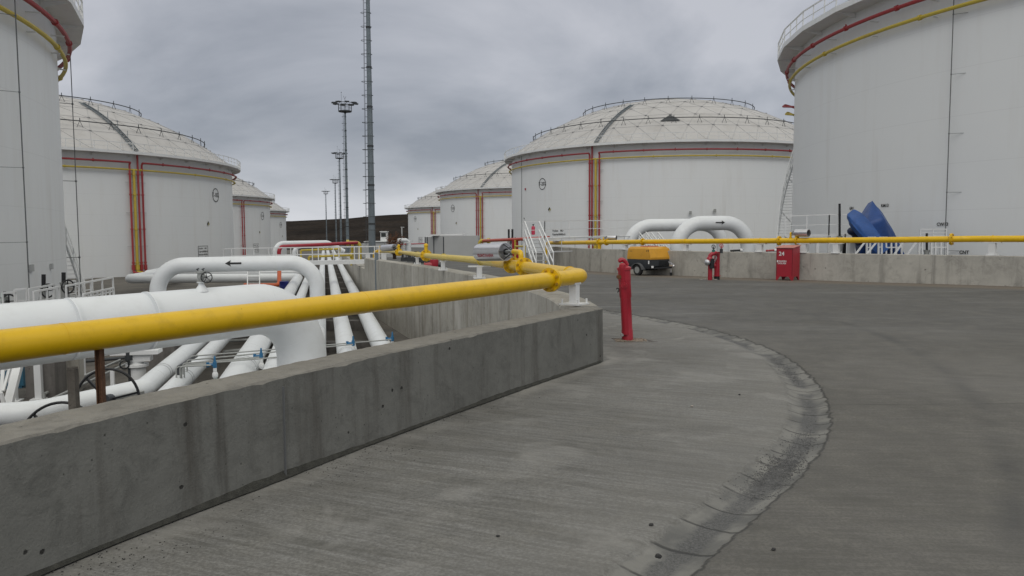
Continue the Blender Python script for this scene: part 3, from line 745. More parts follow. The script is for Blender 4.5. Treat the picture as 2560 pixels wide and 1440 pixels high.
def tank_extras():
    # walkway (ladder) on the T-202 dome and T-102 dome
    for key, px in (('202', 1492), ('102', 338), ('203', 1205)):
        T = TANKS[key]; c = T['c']; th = shell_hit(key, px, 400)[0]
        b = MB(); pr = None
        for i in range(18):
            r = 24.3-(24.3-13.0)*i/17; q = Vector((c.x+r*math.cos(th), c.y+r*math.sin(th), T['zp']+domez(r)+.12)); t = Vector((-math.sin(th), math.cos(th), 0))*.24
            if pr is not None:
                b.bar(pr-t, q-t, .06, .10); b.bar(pr+t, q+t, .06, .10)
                for k in (0, .5): b.bar(pr+(q-pr)*k-t, pr+(q-pr)*k+t, .22, .04)
                if i % 3 == 0: b.bar(q+t, q+t+Vector((0, 0, .8)), .04, .04)
            pr = q
        b.build('dome_walkway', GALV, T['dome'])
    T = TANKS['202']; c = T['c']
    # dark triangular roof vent
    th = math.atan2(-c.y, -c.x)+.02; r = 19.4; q = Vector((c.x+r*math.cos(th), c.y+r*math.sin(th), T['zp']+domez(r)+.05))
    rad = Vector((math.cos(th), math.sin(th), 0)); t = Vector((-math.sin(th), math.cos(th), 0))
    b = MB(); b.add([q-t*1.3+rad*.9-Vector((0, 0, .55)), q+t*1.3+rad*.9-Vector((0, 0, .55)), q+Vector((0, 0, .35))+rad*.1, q-rad*.9+Vector((0, 0, .25))], [(0, 1, 2), (1, 3, 2), (3, 0, 2)])
    b.build('roof_vent', DARKM, T['dome'])
    # hanging earthing cables with struts to the shell
    def cable(key, px, n=5, side=-1, rad=RO-.08):
        T = TANKS[key]; c = T['c']; th = shell_hit(key, px, 400, rad)[0]
        b = MB(); A = lambda z, r=rad, a=th: Vector((c.x+r*math.cos(a), c.y+r*math.sin(a), z))
        b.cyl(A(T['zb']), A(T['zp']+.1), .022, 6)
        for i in range(n):
            z = T['zp']-1.9-i*2.75
            b.bar(A(z), A(z-.02, RS-.05, th+side*.026), .016, .016); b.sph(A(z), .045, 6)
        b.build('earthing_cable', CABLE, T['o'])
    cable('101', 57, 5, -1); cable('201', 2370, 5, 1, RS+.25)
    # free cable at the edge of T-101
    T = TANKS['101']; c = T['c']; b = MB()
    p0 = P(190, 150, y=36.0)
    a = ang_of(c, p0.x, p0.y); A = lambda z, r=RO-.05: Vector((c.x+r*math.cos(a), c.y+r*math.sin(a), z))
    th = shell_hit('101', 148, 400)[0]
    best = None
    for k in range(200):       # angle where the deck edge projects to px 196
        aa = th-.6+1.2*k/199; q = Vector((c.x+(RO-.05)*math.cos(aa), c.y+(RO-.05)*math.sin(aa), 4))
        pxx = 1280+F*q.x/q.y
        if best is None or abs(pxx-199) < best[0]: best = (abs(pxx-199), aa)
    a = best[1]
    b.cyl(A(T['zb']), A(T['zp']+.1), .022, 6)
    for i in range(4):
        z = T['zp']-2.9-i*4.1; b.bar(A(z), A(z, RS-.1), .03, .03); b.sph(A(z), .07, 6)
    b.build('earthing_cable', CABLE, T['o'])
    # thin cable on T-202
    T = TANKS['202']; c = T['c']; th = shell_hit('202', 1305, 500)[0]; b = MB()
    b.cyl((c.x+(RS+.06)*math.cos(th), c.y+(RS+.06)*math.sin(th), T['zb']), (c.x+(RS+.06)*math.cos(th), c.y+(RS+.06)*math.sin(th), T['zp']), .03, 5); b.build('earthing_cable', CABLE, T['o'])
    # small nozzles and plates on the T-202 and T-201 shell
    for key, px, py, s in (('202', 1725, 532, .35), ('202', 1785, 527, .35), ('202', 1314, 473, .3), ('202', 1311, 546, .2), ('101', 76, 670, .28), ('101', 126, 666, .24)):
        th, z, q = shell_hit(key, px, py); c = TANKS[key]['c']; n_ = Vector((math.cos(th), math.sin(th), 0)); b = MB()
        if key == '202' and px > 1600: b.cyl(q-n_*.1, q+n_*.35, .11, 8); b.box(q+n_*.35, (.3, .12, .42), th+PI/2)
        else: b.box(q+n_*.05, (s, .08, s), th+PI/2)
        b.build('shell_nozzle' if px > 1600 else 'shell_plate', RED if py == 473 else GREYM if px > 1200 else GREYPANEL, TANKS[key]['o'])
    # lettering near the base of T-201
    for txt, px, py, s in (('GR1', 2130, 521, .22), ('KM13', 2213, 514, .22), ('CW13', 2357, 561, .22), ('CNT', 2411, 631, .22)):
        th, z, q = shell_hit('201', px, py); tv, tf = text_mesh(txt, s, bold=.03); b = MB()
        b.add(on_shell(TANKS['201']['c'], z, th, [(v_.x, v_.y) for v_ in tv]), tf); b.build('painted_text', INK, TANKS['201']['o'])
    # coil of red and yellow pipe ends seen past the edge of T-201
    T = TANKS['201']; c = T['c']
tank_extras()

def silhouette(key, rad=RS):
    c = TANKS[key]['c']; d = math.hypot(c.x, c.y); a0 = math.atan2(-c.y, -c.x); k = math.acos(rad/d)
    r = []
    for s in (-1, 1):
        a = a0+s*k; r.append((1280+F*(c.x+rad*math.cos(a))/(c.y+rad*math.sin(a)), a, s))
    return sorted(r)
def spiral(key, a0, dirn, z0, slope=1.0, label=None):
    T = TANKS[key]; c = T['c']; H = T['zp']-z0; L_ = H/slope; tot = L_/(RS+.5)*dirn; n = int(H/.22)
    b = MB(); rl = MB()
    ri, ro = RS+.12, RS+.95
    def A(i, r, dz=0):
        a = a0+tot*i/n; return Vector((c.x+r*math.cos(a), c.y+r*math.sin(a), z0+H*i/n+dz))
    for i in range(n):
        q0, q1 = A(i, ri), A(i, ro); b.bar(q0, q1, .25, .035)
    tr = MB()
    for r_ in (ri, ro): 
        pr = A(0, r_)
        for i in range(2, n+1, 2): q = A(i, r_); b.bar(pr, q, .06, .30); pr = q
    for i in range(0, n, 5):
        b_ = A(i, ro+.02); rl.bar(b_, b_+Vector((0, 0, 1.1)), .045, .045)
    for dz in (1.1, .6):
        pr = A(0, ro+.02, dz)
        for i in range(2, n+1, 2): q = A(i, ro+.02, dz); rl.bar(pr, q, .075, .075); pr = q
    for i in range(4, n, 12):     # struts to the shell
        rl.bar(A(i, ro, -.1), A(i, RS, -1.2), .06, .06)
    s = b.build('spiral_stair', WHITE, T['o'])
    rl.build('stair_railing', WHITE, s)
s201 = silhouette('201')[0]; spiral('201', s201[1]-s201[2]*R_(1.0), s201[2], yard(50)+.2, 1.0)
s101 = silhouette('101')[1]; spiral('101', s101[1]+s101[2]*R_(7), s101[2], pitz(38)+.1, .9)
# foam pourer loops sticking out of T-201 (red and yellow)
def pourer():
    T = TANKS['201']; c = T['c']; a = s201[1]+s201[2]*R_(3); n_ = Vector((math.cos(a), math.sin(a), 0)); t = Vector((-math.sin(a), math.cos(a), 0))
    for z, m, k in ((T['zp']-3.0, REDT, .75), (T['zp']-3.55, YELT, .55)):
        q = Vector((c.x+RS*math.cos(a), c.y+RS*math.sin(a), z)); b = MB()
        b.tube(rnd([q, q+n_*k*.9+Vector((0, 0, .25)), q+n_*k*1.0-t*s201[2]*.9, q-t*s201[2]*1.8-Vector((0, 0, .2))], .15, 4), .07, 8); b.build('pourer_loop', m, T['o'])
pourer()
# ------------------------------------------------------------------ foam pipeline in the foreground
def flange(b, p, d, r, th=.03, bolts=8, bb=None):
    d = Vector(d).normalized(); p = Vector(p)
    b.cyl(p-d*th, p-d*.004, r, 24); b.cyl(p+d*.004, p+d*th, r, 24)
    if bb is not None:
        u = d.orthogonal().normalized(); v = d.cross(u)
        for i in range(bolts):
            a = 2*PI*i/bolts+.3; q = p+(u*math.cos(a)+v*math.sin(a))*r*.82
            bb.cyl(q-d*(th+.028), q+d*(th+.028), r*.085, 6); bb.cyl(q-d*(th+.02), q-d*th, r*.135, 6); bb.cyl(q+d*th, q+d*(th+.02), r*.135, 6)
PR = .097
NA = P(0, 866, y=4.35); NB = P(1456, 690, y=10.05); nd = (NB-NA).normalized(); N0 = NA-nd*6
FP = [P(1240, 656, y=16.2), P(1160, 647.5, y=19.8), P(1080, 640.5, y=24.3), P(1020, 633, y=33), P(985, 629.5, y=44), P(945, 629, y=56)]
pipe = thing('foam_pipeline', 'thick yellow pipe crossing the foreground above the dark parapet and bending back', 'pipeline', (NB.x, NB.y, .67))
b = MB(); line = rnd([N0, NB, FP[0]], .42, 10); b.tube(line+[FP[0]], PR, 32)
b.build('pipe_run', YEL, pipe)
b = MB(); fpc = catmull(FP, 6); b.tube(fpc, [PR-.012*min(1, i/6) for i in range(len(fpc))], 20); b.build('pipe_run', YELP, pipe)['label'] = 'faded pale yellow far run of the pipe'
od = (FP[0]-NB).normalized()
def fl_at(p, d, r=.155, m=YEL, name='flange'):
    b = MB(); bb = MB(); flange(b, p, d, r, .028, 8, bb); o = b.build(name, m, pipe); bb.build('bolts', YBOLT, o)
pp = lambda px, a, d: a+d*((P(px, 700, y=1).x-a.x/a.y)/(d.x-P(px, 700, y=1).x*d.y)*a.y) if False else None
def on_line(px, a, d):
    k = P(px, 700, y=1).x       # x/y of the pixel column
    t = (k*a.y-a.x)/(d.x-k*d.y); return a+d*t
fl_at(on_line(1376, NB, nd), nd, .150)
fl_at(on_line(1311, NB, od), od, .165); fl_at(on_line(1279, NB, od), od, .165)
for px_ in (150, 905):
    b = MB(); q = on_line(px_, NA, nd); b.tube([q-nd*.006, q+nd*.006], PR+.0016, 32); b.build('weld_ring', YEL, pipe)
b = MB(); q = on_line(1424, NB, od); b.cyl(q-od*.012, q+od*.012, PR+.012, 24); b.build('weld_ring', YEL, pipe)
for px in (1204, 1110, 1045):
    pr = min(range(len(FP)-1), key=lambda i: 0 if (FP[i].x/FP[i].y-P(px, 700, y=1).x)*(FP[i+1].x/FP[i+1].y-P(px, 700, y=1).x) <= 0 else 1)
    d = (FP[pr+1]-FP[pr]).normalized(); q = on_line(px, FP[pr], d); b = MB(); b.cyl(q-d*.02, q+d*.02, PR+.014, 18); b.build('weld_ring', YELT, pipe)
for px in (1066, 998, 950):
    pr = min(range(len(FP)-1), key=lambda i: 0 if (FP[i].x/FP[i].y-P(px, 700, y=1).x)*(FP[i+1].x/FP[i+1].y-P(px, 700, y=1).x) <= 0 else 1)
    d = (FP[pr+1]-FP[pr]).normalized(); q = on_line(px, FP[pr], d); fl_at(q, d, .2); b = MB(); b.cyl(q, q+Vector((0, 0, .32)), .06, 10); b.sph(q+Vector((0, 0, .34)), .08, 8); b.build('valve_bonnet', YEL, pipe)
# end cap of the far run
b = MB(); q = FP[-1]; b.tube(rnd([q, q-Vector((.4, -.6, 0)), q-Vector((.4, -.6, 1.4))], .3, 5), PR, 12); b.build('pipe_end', YEL, pipe)

def generator(name, a, b_, r, pipep, label, txt=None, group='chrome foam generators on the yellow pipes', m_yel=YEL):
    """chrome cylinder lying next to the pipe; a = open end, b_ = closed end, pipep = the tap on the pipe"""
    t = thing(name, label, 'foam generator', pipep, 0, group)
    d = (b_-a).normalized(); L_ = (b_-a).length; Rm = d.to_track_quat('Z', 'Y').to_matrix()
    mb = MB(); mb.lathe(a, [(r*.93, .0), (r, .0), (r, L_*.12), (r, L_*.96), (r*.97, L_), (r*.90, L_), (r*.90, .02), (r*.93, 0)], 32, Rm); dr = mb.build('drum', STEEL, t)
    mb = MB(); mb.lathe(a+d*.02, [(r*.88, 0), (r*.86, .015), (.2*r, .03)], 24, Rm); mb.build('drum_mouth', BLACK, t)
    if txt:
        tv, tf = text_mesh(txt, r*.52, bold=.03); mb = MB(); u = -d; vs = []
        side = Vector((0, -1, 0)); side = (side-u*side.dot(u)).normalized(); up = Vector((0, 0, 1)); up = (up-u*up.dot(u)).normalized()
        for q in tv:
            an = (q.y-r*.35)/r; vs.append(a+d*L_*.52+u*(q.x*1.0)+(side*math.cos(an)+up*math.sin(an))*(r+.002))
        mb.add(vs, tf); mb.build('drum_lettering', RED, t)
    n0 = a-d*.12
    mb = MB(); 
    for k in range(5):
        an = 2*PI*k/5; o_ = (Rm @ Vector((math.cos(an), math.sin(an), 0)))*r*.88; mb.bar(a+o_, n0-d*.06+o_*.25, r*.09, r*.09)
    mb.cyl(a+d*.10, a-d*.02, r*.35, 12); mb.build('nozzle_cage', BLACK, t)
    mb = MB(); mb.cyl(a+d*.05, n0-d*.14, r*.17, 10); mb.cyl(a-Vector((0, 0, r*.45)), n0-d*.08-Vector((0, 0, r*.55)), r*.14, 10); mb.build('inlet_nozzle', GREYM, t)
    mb = MB(); e0 = n0-d*.12; top = Vector((pipep.x, pipep.y, e0.z)); mb.tube(rnd([e0, top, pipep], r*.45, 6), r*.27, 12)
    mb.cyl(pipep, pipep+Vector((0, 0, PR*1.5)), r*.36, 12); mb.build('feed_elbow', m_yel, t)
    return t
tap = on_line(1303, NB, od)
generator('foam_generator', P(1264, 629.5, y=14.35), P(1199, 631, y=15.0), .172, tap, 'large chrome foam generator with red lettering above the near bend of the yellow pipe', 'KUNTAHAN')
q = on_line(985, FP[3], (FP[4]-FP[3]).normalized()); generator('foam_generator', P(987, 618.5, y=40.2), P(957, 620.5, y=41.5), .18, P(998, 630, y=40), 'chrome foam generator on the far run of the yellow pipe, beside the white footbridge')

def support(name, p, h, label, group, plate=.3, w_=.125, cap=None, rz=0, m=WHITE):
    t = thing(name, label, 'pipe support', p, 0, group); b = MB()
    b.box(p+Vector((0, 0, .01)), (plate, plate, .02), rz); b.build('base_plate', m, t)
    b = MB(); b.box(p+Vector((0, 0, h/2+.02)), (w_, w_, h), rz); b.build('post', m, t)
    if cap: b = MB(); b.box(p+Vector((0, 0, h+.035)), (cap, w_*1.1, .03), rz); b.build('cap_plate', m, t)
    b = MB()
    for sx in (-1, 1):
        for sy in (-1, 1): b.cyl(p+Matrix.Rotation(rz, 3, 'Z') @ Vector((sx*plate*.4, sy*plate*.4, .02)), p+Matrix.Rotation(rz, 3, 'Z') @ Vector((sx*plate*.4, sy*plate*.4, .075)), .014, 6)
    b.build('anchor_bolts', m, t)
    return t
GS_ = 'white pipe supports on the concrete walls'
p = on_line(1439, NB, nd); p = Vector((p.x-.02, p.y-.05, .672)); support('pipe_support', p, NB.z-PR-.69, 'short white post on the corner of the dark parapet under the yellow pipe bend', GS_, .29, .10, .16, math.atan2(nd.y, nd.x))
for px, lab in ((1215, 'white support under the yellow pipe just below the large chrome drum'), (1112, 'white support of the far yellow run beside the red hydrant valve'), (1047, 'narrow white support of the far yellow run, left of the red hydrant valve')):
    i = 0 if px > 1080 else 2
    if px > 1160: i = 0
    elif px > 1080: i = 1
    a, b_ = FP[i], FP[i+1]
    if px == 1215: a, b_ = FP[0], FP[1]
    d = (b_-a).normalized(); q = on_line(px, a, d); zt = yard(q.y)+.67
    if px == 1215: q = q-Vector((.10, 0, 0))
    support('pipe_support', Vector((q.x-.05, q.y, zt)), max(.12, q.z-PR-zt-.05), lab, GS_, .26, .11, .5 if px == 1215 else .18, .2)
# end supports next to the bridge
for px, lab in ((960, 'white support of the yellow pipe nearest the footbridge'), (920, 'last white support of the yellow pipe, in front of the tall mast')):
    q = P(px, 641, y=46 if px == 960 else 54); support('pipe_support', Vector((q.x, q.y, yard(q.y)+.05)), q.z-yard(q.y)+.1, lab, GS_, .4, .3, .9, .1)
# rusty and grey posts carrying the near run
for px, y, lab, m_ in ((246, 1000, 'rusty brown post under the thick yellow pipe beside the black handwheel', RUST), (158, 1020, 'weathered grey post under the thick yellow pipe, left of the rusty post', TIMB)):
    q = on_line(px-(10 if px > 200 else 6), NA, nd); b = MB()
    w0 = .052; lean = .0
    if m_ is RUST:
        for o_ in (-.016, .016): b.box((q.x+o_, q.y+.02, (q.z-PR-.0+(-.5))/2), (.007, .045, q.z-PR+.5))
        b.box((q.x, q.y+.02, (q.z-PR-.5)/2), (.034, .008, q.z-PR+.5))
    else:
        b.box((q.x, q.y+.08, -.3+.53), (.047, .047, 1.06)); b.cyl((q.x, q.y+.08, .76), (q.x, q.y+.08, .775), .03, 8)
    o = b.build('pipe_post', m_); tag(o, lab, 'post')

# hydrant standing beside the corner
def hydrant():
    p = G(1569, 851); t = thing('fire_hydrant', 'tall slim red standpipe hydrant beside the corner of the dark parapet', 'hydrant', p)
    b = MB(); r = .080
    tilt = Vector((-.055, 0, 1)).normalized(); top = p+tilt*1.10; M_ = tilt.to_track_quat('Z', 'Y').to_matrix()
    b.lathe(p, [(r*1.06, -.1), (r*1.06, .16), (r*1.0, .17), (r, .64), (r*1.12, .66), (r*1.12, .90), (r*1.18, .905), (r*1.18, 1.06), (r*1.32, 1.065), (r*1.32, 1.10), (r*.6, 1.13), (r*.25, 1.14)], 28, M_); b.build('barrel', RED, t)
    b = MB(); s = M_ @ Vector((.055, -.03, 0)); q = top+s
    b.lathe(p+s, [(r*.62, .1), (r*.62, 1.05), (r*.72, 1.08), (r*.62, 1.15), (r*.3, 1.17)], 16, M_); b.build('stem_housing', RED, t)
    b = MB(); q = top+M_ @ Vector((-.01, -.03, .12)); b.tube(catmull([q+Vector((-.025, 0, -.02)), q+Vector((.0, 0, .0)), q+Vector((.045, 0, -.02)), q+Vector((.085, 0, -.09))], 4), .032, 8); b.sph(q+Vector((-.02, 0, -.015)), .036, 8); b.build('cap_lever', RED, t)
    for sx, zz in ((-1, .84), (1, .84)):
        b = MB(); c_ = p+M_ @ Vector((sx*r*1.05, -.02, zz)); b.cyl(c_, c_+M_ @ Vector((sx*.035, -.01, 0)), .045, 12); b.cyl(c_+M_ @ Vector((sx*.03, 0, 0)), c_+M_ @ Vector((sx*.05, -.01, 0)), .02, 5); o = b.build('outlet_cap', RED, t)
    b = MB(); c_ = p+M_ @ Vector((.06, -.10, .97)); b.cyl(c_, c_+Vector((.01, -.04, 0)), .035, 6); b.build('side_plug', BOLT, t)
    b = MB(); c_ = p+M_ @ Vector((.055, -.09, .10)); b.cyl(c_, c_+Vector((.005, -.03, 0)), .022, 8); b.build('drain_plug', GREYM, t)
    b = MB(); c_ = p+M_ @ Vector((.05, -.12, .76)); b.tube([c_+Vector((-.02, 0, .03)), c_+Vector((0, -.01, .04)), c_+Vector((.02, 0, .03)), c_+Vector((.015, -.01, .0)), c_+Vector((0, 0, -.02))], .009, 6); b.build('cap_hook', INK, t)
    # broken out square of ground with rubble around it
    m = mat('rubble', (.23, .19, .15), .9, var=.35, vscale=9); b = MB(); rg = random.Random(3)
    for i in range(260):
        x = p.x+rg.uniform(-.20, .27); y = p.y+rg.uniform(-.18, .14)
        b.sph((x, y, yard(y)+.006), rg.uniform(.006, .02), 6, (1, 1, .7), .3)
    tag(b.build('rubble', m), kind='stuff')
    b = MB(); z = yard(p.y)+.004
    for a, c_ in (((.28, -.16), (.42, -.20)), ((-.22, .17), (.25, .19)), ((.25, .19), (.36, -.18))): b.bar((p.x+a[0], p.y+a[1], z), (p.x+c_[0], p.y+c_[1], z), .02, .012)
    tag(b.build('broken_edge', CONCB), 'broken concrete edge around the foot of the slim red hydrant', 'concrete edge')
hydrant()

# ------------------------------------------------------------------ bund pipeline (right)
def on_bund(px):
    k = P(px, 700, y=1).x
    for a, b_ in zip(BUND, BUND[1:]):
        fa, fb = a.x-k*a.y, b_.x-k*b_.y
        if fa*fb <= 0 and a.y > 4: 
            t = fa/(fa-fb); return a+(b_-a)*t
    return None
BP = [Vector((29, 8, 1.42)), Vector((24, 15.5, 1.40))]
for px, py in ((2560, 597), (2380, 598), (2200, 600), (2000, 601.5), (1800, 603), (1600, 604.5), (1480, 606), (1392, 607.5)):
    q = on_bund(px); BP.append(P(px, py, y=q.y))
bpipe = thing('foam_pipeline', 'long yellow pipe on the curved bund wall at the right', 'pipeline', (BP[5].x, BP[5].y, .8))
BPC = catmull(BP, 6)
b = MB(); q = BP[-1]; b.tube(BPC+rnd([q, q+Vector((-.5, 1.6, 0)), q+Vector((-.5, 1.6, -1.2))], .3, 4), .105, 16); b.build('pipe_run', YEL, bpipe)
def bund_pt(px):
    k = P(px, 700, y=1).x
    for a, b_ in zip(BPC, BPC[1:]):
        fa, fb = a.x-k*a.y, b_.x-k*b_.y
        if fa*fb <= 0: return a+(b_-a)*(fa/(fa-fb)), (b_-a).normalized()
for px, r in ((2375, .2), (1946, .185), (1990, .165), (1498, .18), (1516, .16), (1606, .16)):
    q, d = bund_pt(px); b = MB(); bb = MB(); flange(b, q, d, r, .03, 8, bb); o = b.build('flange', YEL, bpipe); bb.build('bolts', YBOLT, o)
for px in (2478, 2089, 1899, 1713, 1470):
    q, d = bund_pt(px); b = MB(); b.cyl(q-d*.02, q+d*.02, .12, 16); b.build('weld_ring', YEL, bpipe)
labs = {2478: 'white pipe support on the bund wall nearest the right picture edge', 2089: 'white pipe support on the bund wall below the blue tarpaulins', 1899: 'white pipe support on the bund wall left of the red cabinet', 1713: 'white pipe support on the bund wall right of the orange trailer', 1563: 'white pipe support on the bund wall left of the orange trailer', 2008: 'white pipe support on the bund wall behind the red cabinet'}
for px, lab in labs.items():
    q, d = bund_pt(px); h = q.z-.105-.82; support('pipe_support', Vector((q.x, q.y, .802)), h-.03, lab, GS_, .32, .19, .5, math.atan2(d.y, d.x))
q, d = bund_pt(1498); b = MB(); b.cyl(q, q-Vector((0, 0, .6)), .09, 12); b.build('drain_leg', YEL, bpipe)
q, d = bund_pt(1508); generator('foam_generator', P(1520, 594.5, y=q.y-.1), P(1541, 594.5, y=q.y-.3), .125, q, 'small chrome foam generator above the left part of the bund wall pipe')
q, d = bund_pt(1974); generator('foam_generator', P(1990, 582.5, y=q.y-.15), P(2022, 582.5, y=q.y-.6), .145, q, 'chrome foam generator on the bund wall pipe above the red cabinet')

# ------------------------------------------------------------------ compressor trailer
def trailer():
    c0 = Vector((6.15, 33.9, yard(33.9))); ax = Vector((.82, .572, 0)); f = Vector((.572, -.82, 0)); up = Vector((0, 0, 1))
    t = thing('compressor_trailer', 'orange and black towable compressor parked by the bund wall', 'compressor trailer', c0)
    W, Ln = 1.36, 1.42
    Q = lambda a, l, z: c0+ax*a+f*l+up*z
    def hull(b, secs):
        vs = []; 
        for z, wa, l0, l1 in secs: vs += [Q(-wa, l0, z), Q(wa, l0, z), Q(wa, l1, z), Q(-wa, l1, z)]
        fs = [(3, 2, 1, 0)]
        for i in range(len(secs)-1):
            for k in range(4): fs.append((i*4+k, i*4+(k+1) % 4, (i+1)*4+(k+1) % 4, (i+1)*4+k))
        n = (len(secs)-1)*4; fs.append((n, n+1, n+2, n+3)); b.add(vs, fs)
    OR = mat('orange_hood', (.62, .31, .028), .4, var=.05, vscale=3, dirt=(.25, .13, .04), dscale=4, damt=.3)
    CH = mat('charcoal_panel', (.035, .04, .047), .5, var=.15, vscale=4)
    b = MB(); w2 = W/2
    hull(b, [(.72, w2, -.72, .72), (.80, w2+.01, -.73, .73), (1.18, w2-.05, -.72, .56), (1.27, w2-.12, -.64, .44)]); hood = b.build('hood', OR, t, ang=25)
    b = MB(); hull(b, [(.30, w2-.06, -.70, .60), (.44, w2, -.72, .70), (.72, w2, -.72, .71)]); b.build('lower_body', CH, t, ang=25)
    b = MB(); 
    for k in range(4): b.bar(Q(-.15, .712, .42+k*.07), Q(w2-.08, .712, .42+k*.07), .02, .03)
    b.build('front_louvres', BLACK, t)
    b = MB(); hull(b, [(1.272, .30, -.3, .25), (1.30, .27, -.27, .22)]); b.build('lid_handle', RED, hood)
    # logo square, lettering and hazard chevrons on the hood side
    b = MB(); s_ = -w2-.004
    def side(l, z, dl, dz, k=0): b.add([Q(s_+.135*(z-.8)+0, l, z), Q(s_+.135*(z-.8), l+dl, z), Q(s_+.135*(z+dz-.8), l+dl+k, z+dz), Q(s_+.135*(z+dz-.8), l+k, z+dz)], [(3, 2, 1, 0)])
    for a_ in ((-.60, .93, .16, .02), (-.60, 1.06, .16, .02), (-.60, .93, .02, .15), (-.46, .93, .02, .15), (-.55, .98, .02, .07), (-.50, .98, .02, .07)): side(*a_)
    for i in range(5): side(.0+i*.045, .98, .032, .045)
    for i in range(2): side(.38+i*.1, .97, .05, .16, .07)
    b.build('hood_markings', BLACK, hood)
    for s in (-1, 1):
        wc = Q(s*(w2+.02), .0, .25); b = MB(); M_ = ax.to_track_quat('Z', 'Y').to_matrix()
        b.lathe(wc-ax*.08, [(.14, 0), (.225, .0), (.25, .03), (.25, .13), (.225, .16), (.14, .16)], 28, M_); wh = b.build('wheel', RUBBER, t)
        b = MB(); b.lathe(wc-ax*.085, [(.145, 0), (.145, .03), (.10, .05), (.05, .02), (.04, .15), (.14, .17)], 20, M_); b.build('rim', GREYM, wh)
        b = MB(); n = 10; vs = []
        for i in range(n+1):
            a = PI*.02+PI*.96*i/n
            for r_, o_ in ((.31, -.13), (.31, .10), (.28, .10), (.28, -.13)): vs.append(wc+f*(math.cos(a)*r_*1.12)+up*(math.sin(a)*r_)+ax*(o_*1))
        b.add(vs, [(i*4+k, i*4+(k+1) % 4, i*4+4+(k+1) % 4, i*4+4+k) for i in range(n) for k in range(4)]+[(0, 1, 2, 3), (n*4+3, n*4+2, n*4+1, n*4)]); b.build('mudguard', mat('grey_mudguard', (.10, .105, .11), .6), t)
    b = MB(); b.bar(Q(0, .6, .33), Q(.18, 1.15, .38), .09, .09); b.bar(Q(.35, .6, .33), Q(.2, 1.12, .38), .06, .06); b.bar(Q(-.35, .6, .33), Q(.16, 1.12, .38), .06, .06); b.cyl(Q(-w2, 0, .25), Q(w2, 0, .25), .04, 8); b.build('drawbar', BLACK, t)
    b = MB(); b.cyl(Q(.12, 1.1, .44), Q(.12, 1.3, .44), .05, 8); b.sph(Q(.12, 1.32, .44), .07, 8); b.cyl(Q(.3, 1.0, .15), Q(.3, 1.0, .6), .035, 8); b.bar(Q(.12, 1.0, .62), Q(.3, 1.15, .5), .03, .03); b.build('tow_hitch', STEEL, t)
    b = MB(); b.cyl(Q(.3, 1.0, .0), Q(.3, 1.0, .14), .06, 10); b.build('jockey_foot', BLACK, t)
    b = MB(); b.box(Q(-w2-.01, .62, .60), (.05, .05, .14)); b.box(Q(-w2+.1, .74, .40), (.09, .04, .09)); b.build('reflector', WHITE, t)
trailer()

# ------------------------------------------------------------------ twin red hydrant with hose outlet, cabinet
def twin():
    p = Vector((7.72, 29.55, yard(29.5))); t = thing('valve_hydrant', 'twin red standpipe with silver hose coupling in front of the bund wall', 'hydrant', p)
    a = P(1775, 699, y=29.3); c_ = P(1792, 697, y=29.6); a.z = p.z; c_.z = p.z
    b = MB(); b.tube([a, a+Vector((0, 0, .62))], .085, 16); b.build('standpipe', RED, t)
    b = MB(); b.tube([c_+Vector((0, 0, .12)), c_+Vector((0, 0, 1.08))], .105, 18); b.build('standpipe', RED, t)
    b = MB(); b.cyl(c_, c_+Vector((0, 0, .13)), .11, 18); b.build('black_sleeve', BLACK, t)
    b = MB(); b.cyl(c_+Vector((0, 0, .13)), c_+Vector((0, 0, .15)), .15, 18); b.build('foot_flange', RED, t)
    b = MB(); b.tube(rnd([c_+Vector((0, 0, .55)), c_+Vector((-.2, -.02, .55)), a+Vector((0, 0, .66))], .1, 4), .085, 14); b.build('cross_pipe', RED, t)
    b = MB(); b.tube(rnd([a+Vector((0, 0, .5)), a+Vector((-.02, 0, .95)), a+Vector((.16, 0, 1.05)), c_+Vector((0, 0, 1.0))], .12, 5), .08, 14); b.sph(a+Vector((-.03, -.02, .78)), .13, 12, (1, 1, 1.2)); v = b.build('valve_body', RED, t)
    b = MB(); b.cyl(a+Vector((.04, -.09, .45)), a+Vector((.04, -.09, .83)), .09, 14); b.build('dark_gasket', BLACK, t)
    b = MB(); q = a+Vector((-.10, -.06, .68)); b.lathe(q, [(.10, 0), (.12, .01), (.12, .07), (.07, .12), (.02, .13)], 18, Vector((-1, -.6, 0)).to_track_quat('Z', 'Y').to_matrix()); b.build('hose_coupling', STEEL, t)
    for x, y_, z, m_ in ((.12, 0, 1.28, DARKM), (.42, 0, 1.32, mat('pink_red_wheel', (.45, .10, .12), .5))):
        b = MB(); q = a+Vector((x, y_, z)); b.ring(q, (.3, -1, .25), .075, .016, 14, 6); b.cyl(q-Vector((0, 0, .2)), q, .02, 6)
        for k in range(3): an = k*2*PI/3; b.bar(q, q+Vector((math.cos(an)*.07, 0, math.sin(an)*.07)), .014, .014)
        b.build('handwheel', m_, t)
        b = MB(); q -= Vector((0, 0, .17)); b.cyl(q-Vector((0, 0, .12)), q+Vector((0, 0, .06)), .06, 10); b.build('valve_neck', GREENV if m_ is DARKM else DARKM, t)
    b = MB(); b.tube([c_+Vector((-.12, -.12, 1.0)), c_+Vector((-.06, -.13, .85)), c_+Vector((-.13, -.13, .7)), c_+Vector((-.17, -.12, .6))], .025, 6); b.build('chain', STEEL, t)
    b = MB(); rg = random.Random(5)
    for i in range(60):
        x = p.x+rg.uniform(-.4, .25); y = p.y+rg.uniform(-.25, .2); b.sph((x, y, yard(y)+.01), rg.uniform(.012, .035), 6, (1, 1, .6), .3)
    tag(b.build('rubble', CONCR), kind='stuff')
twin()
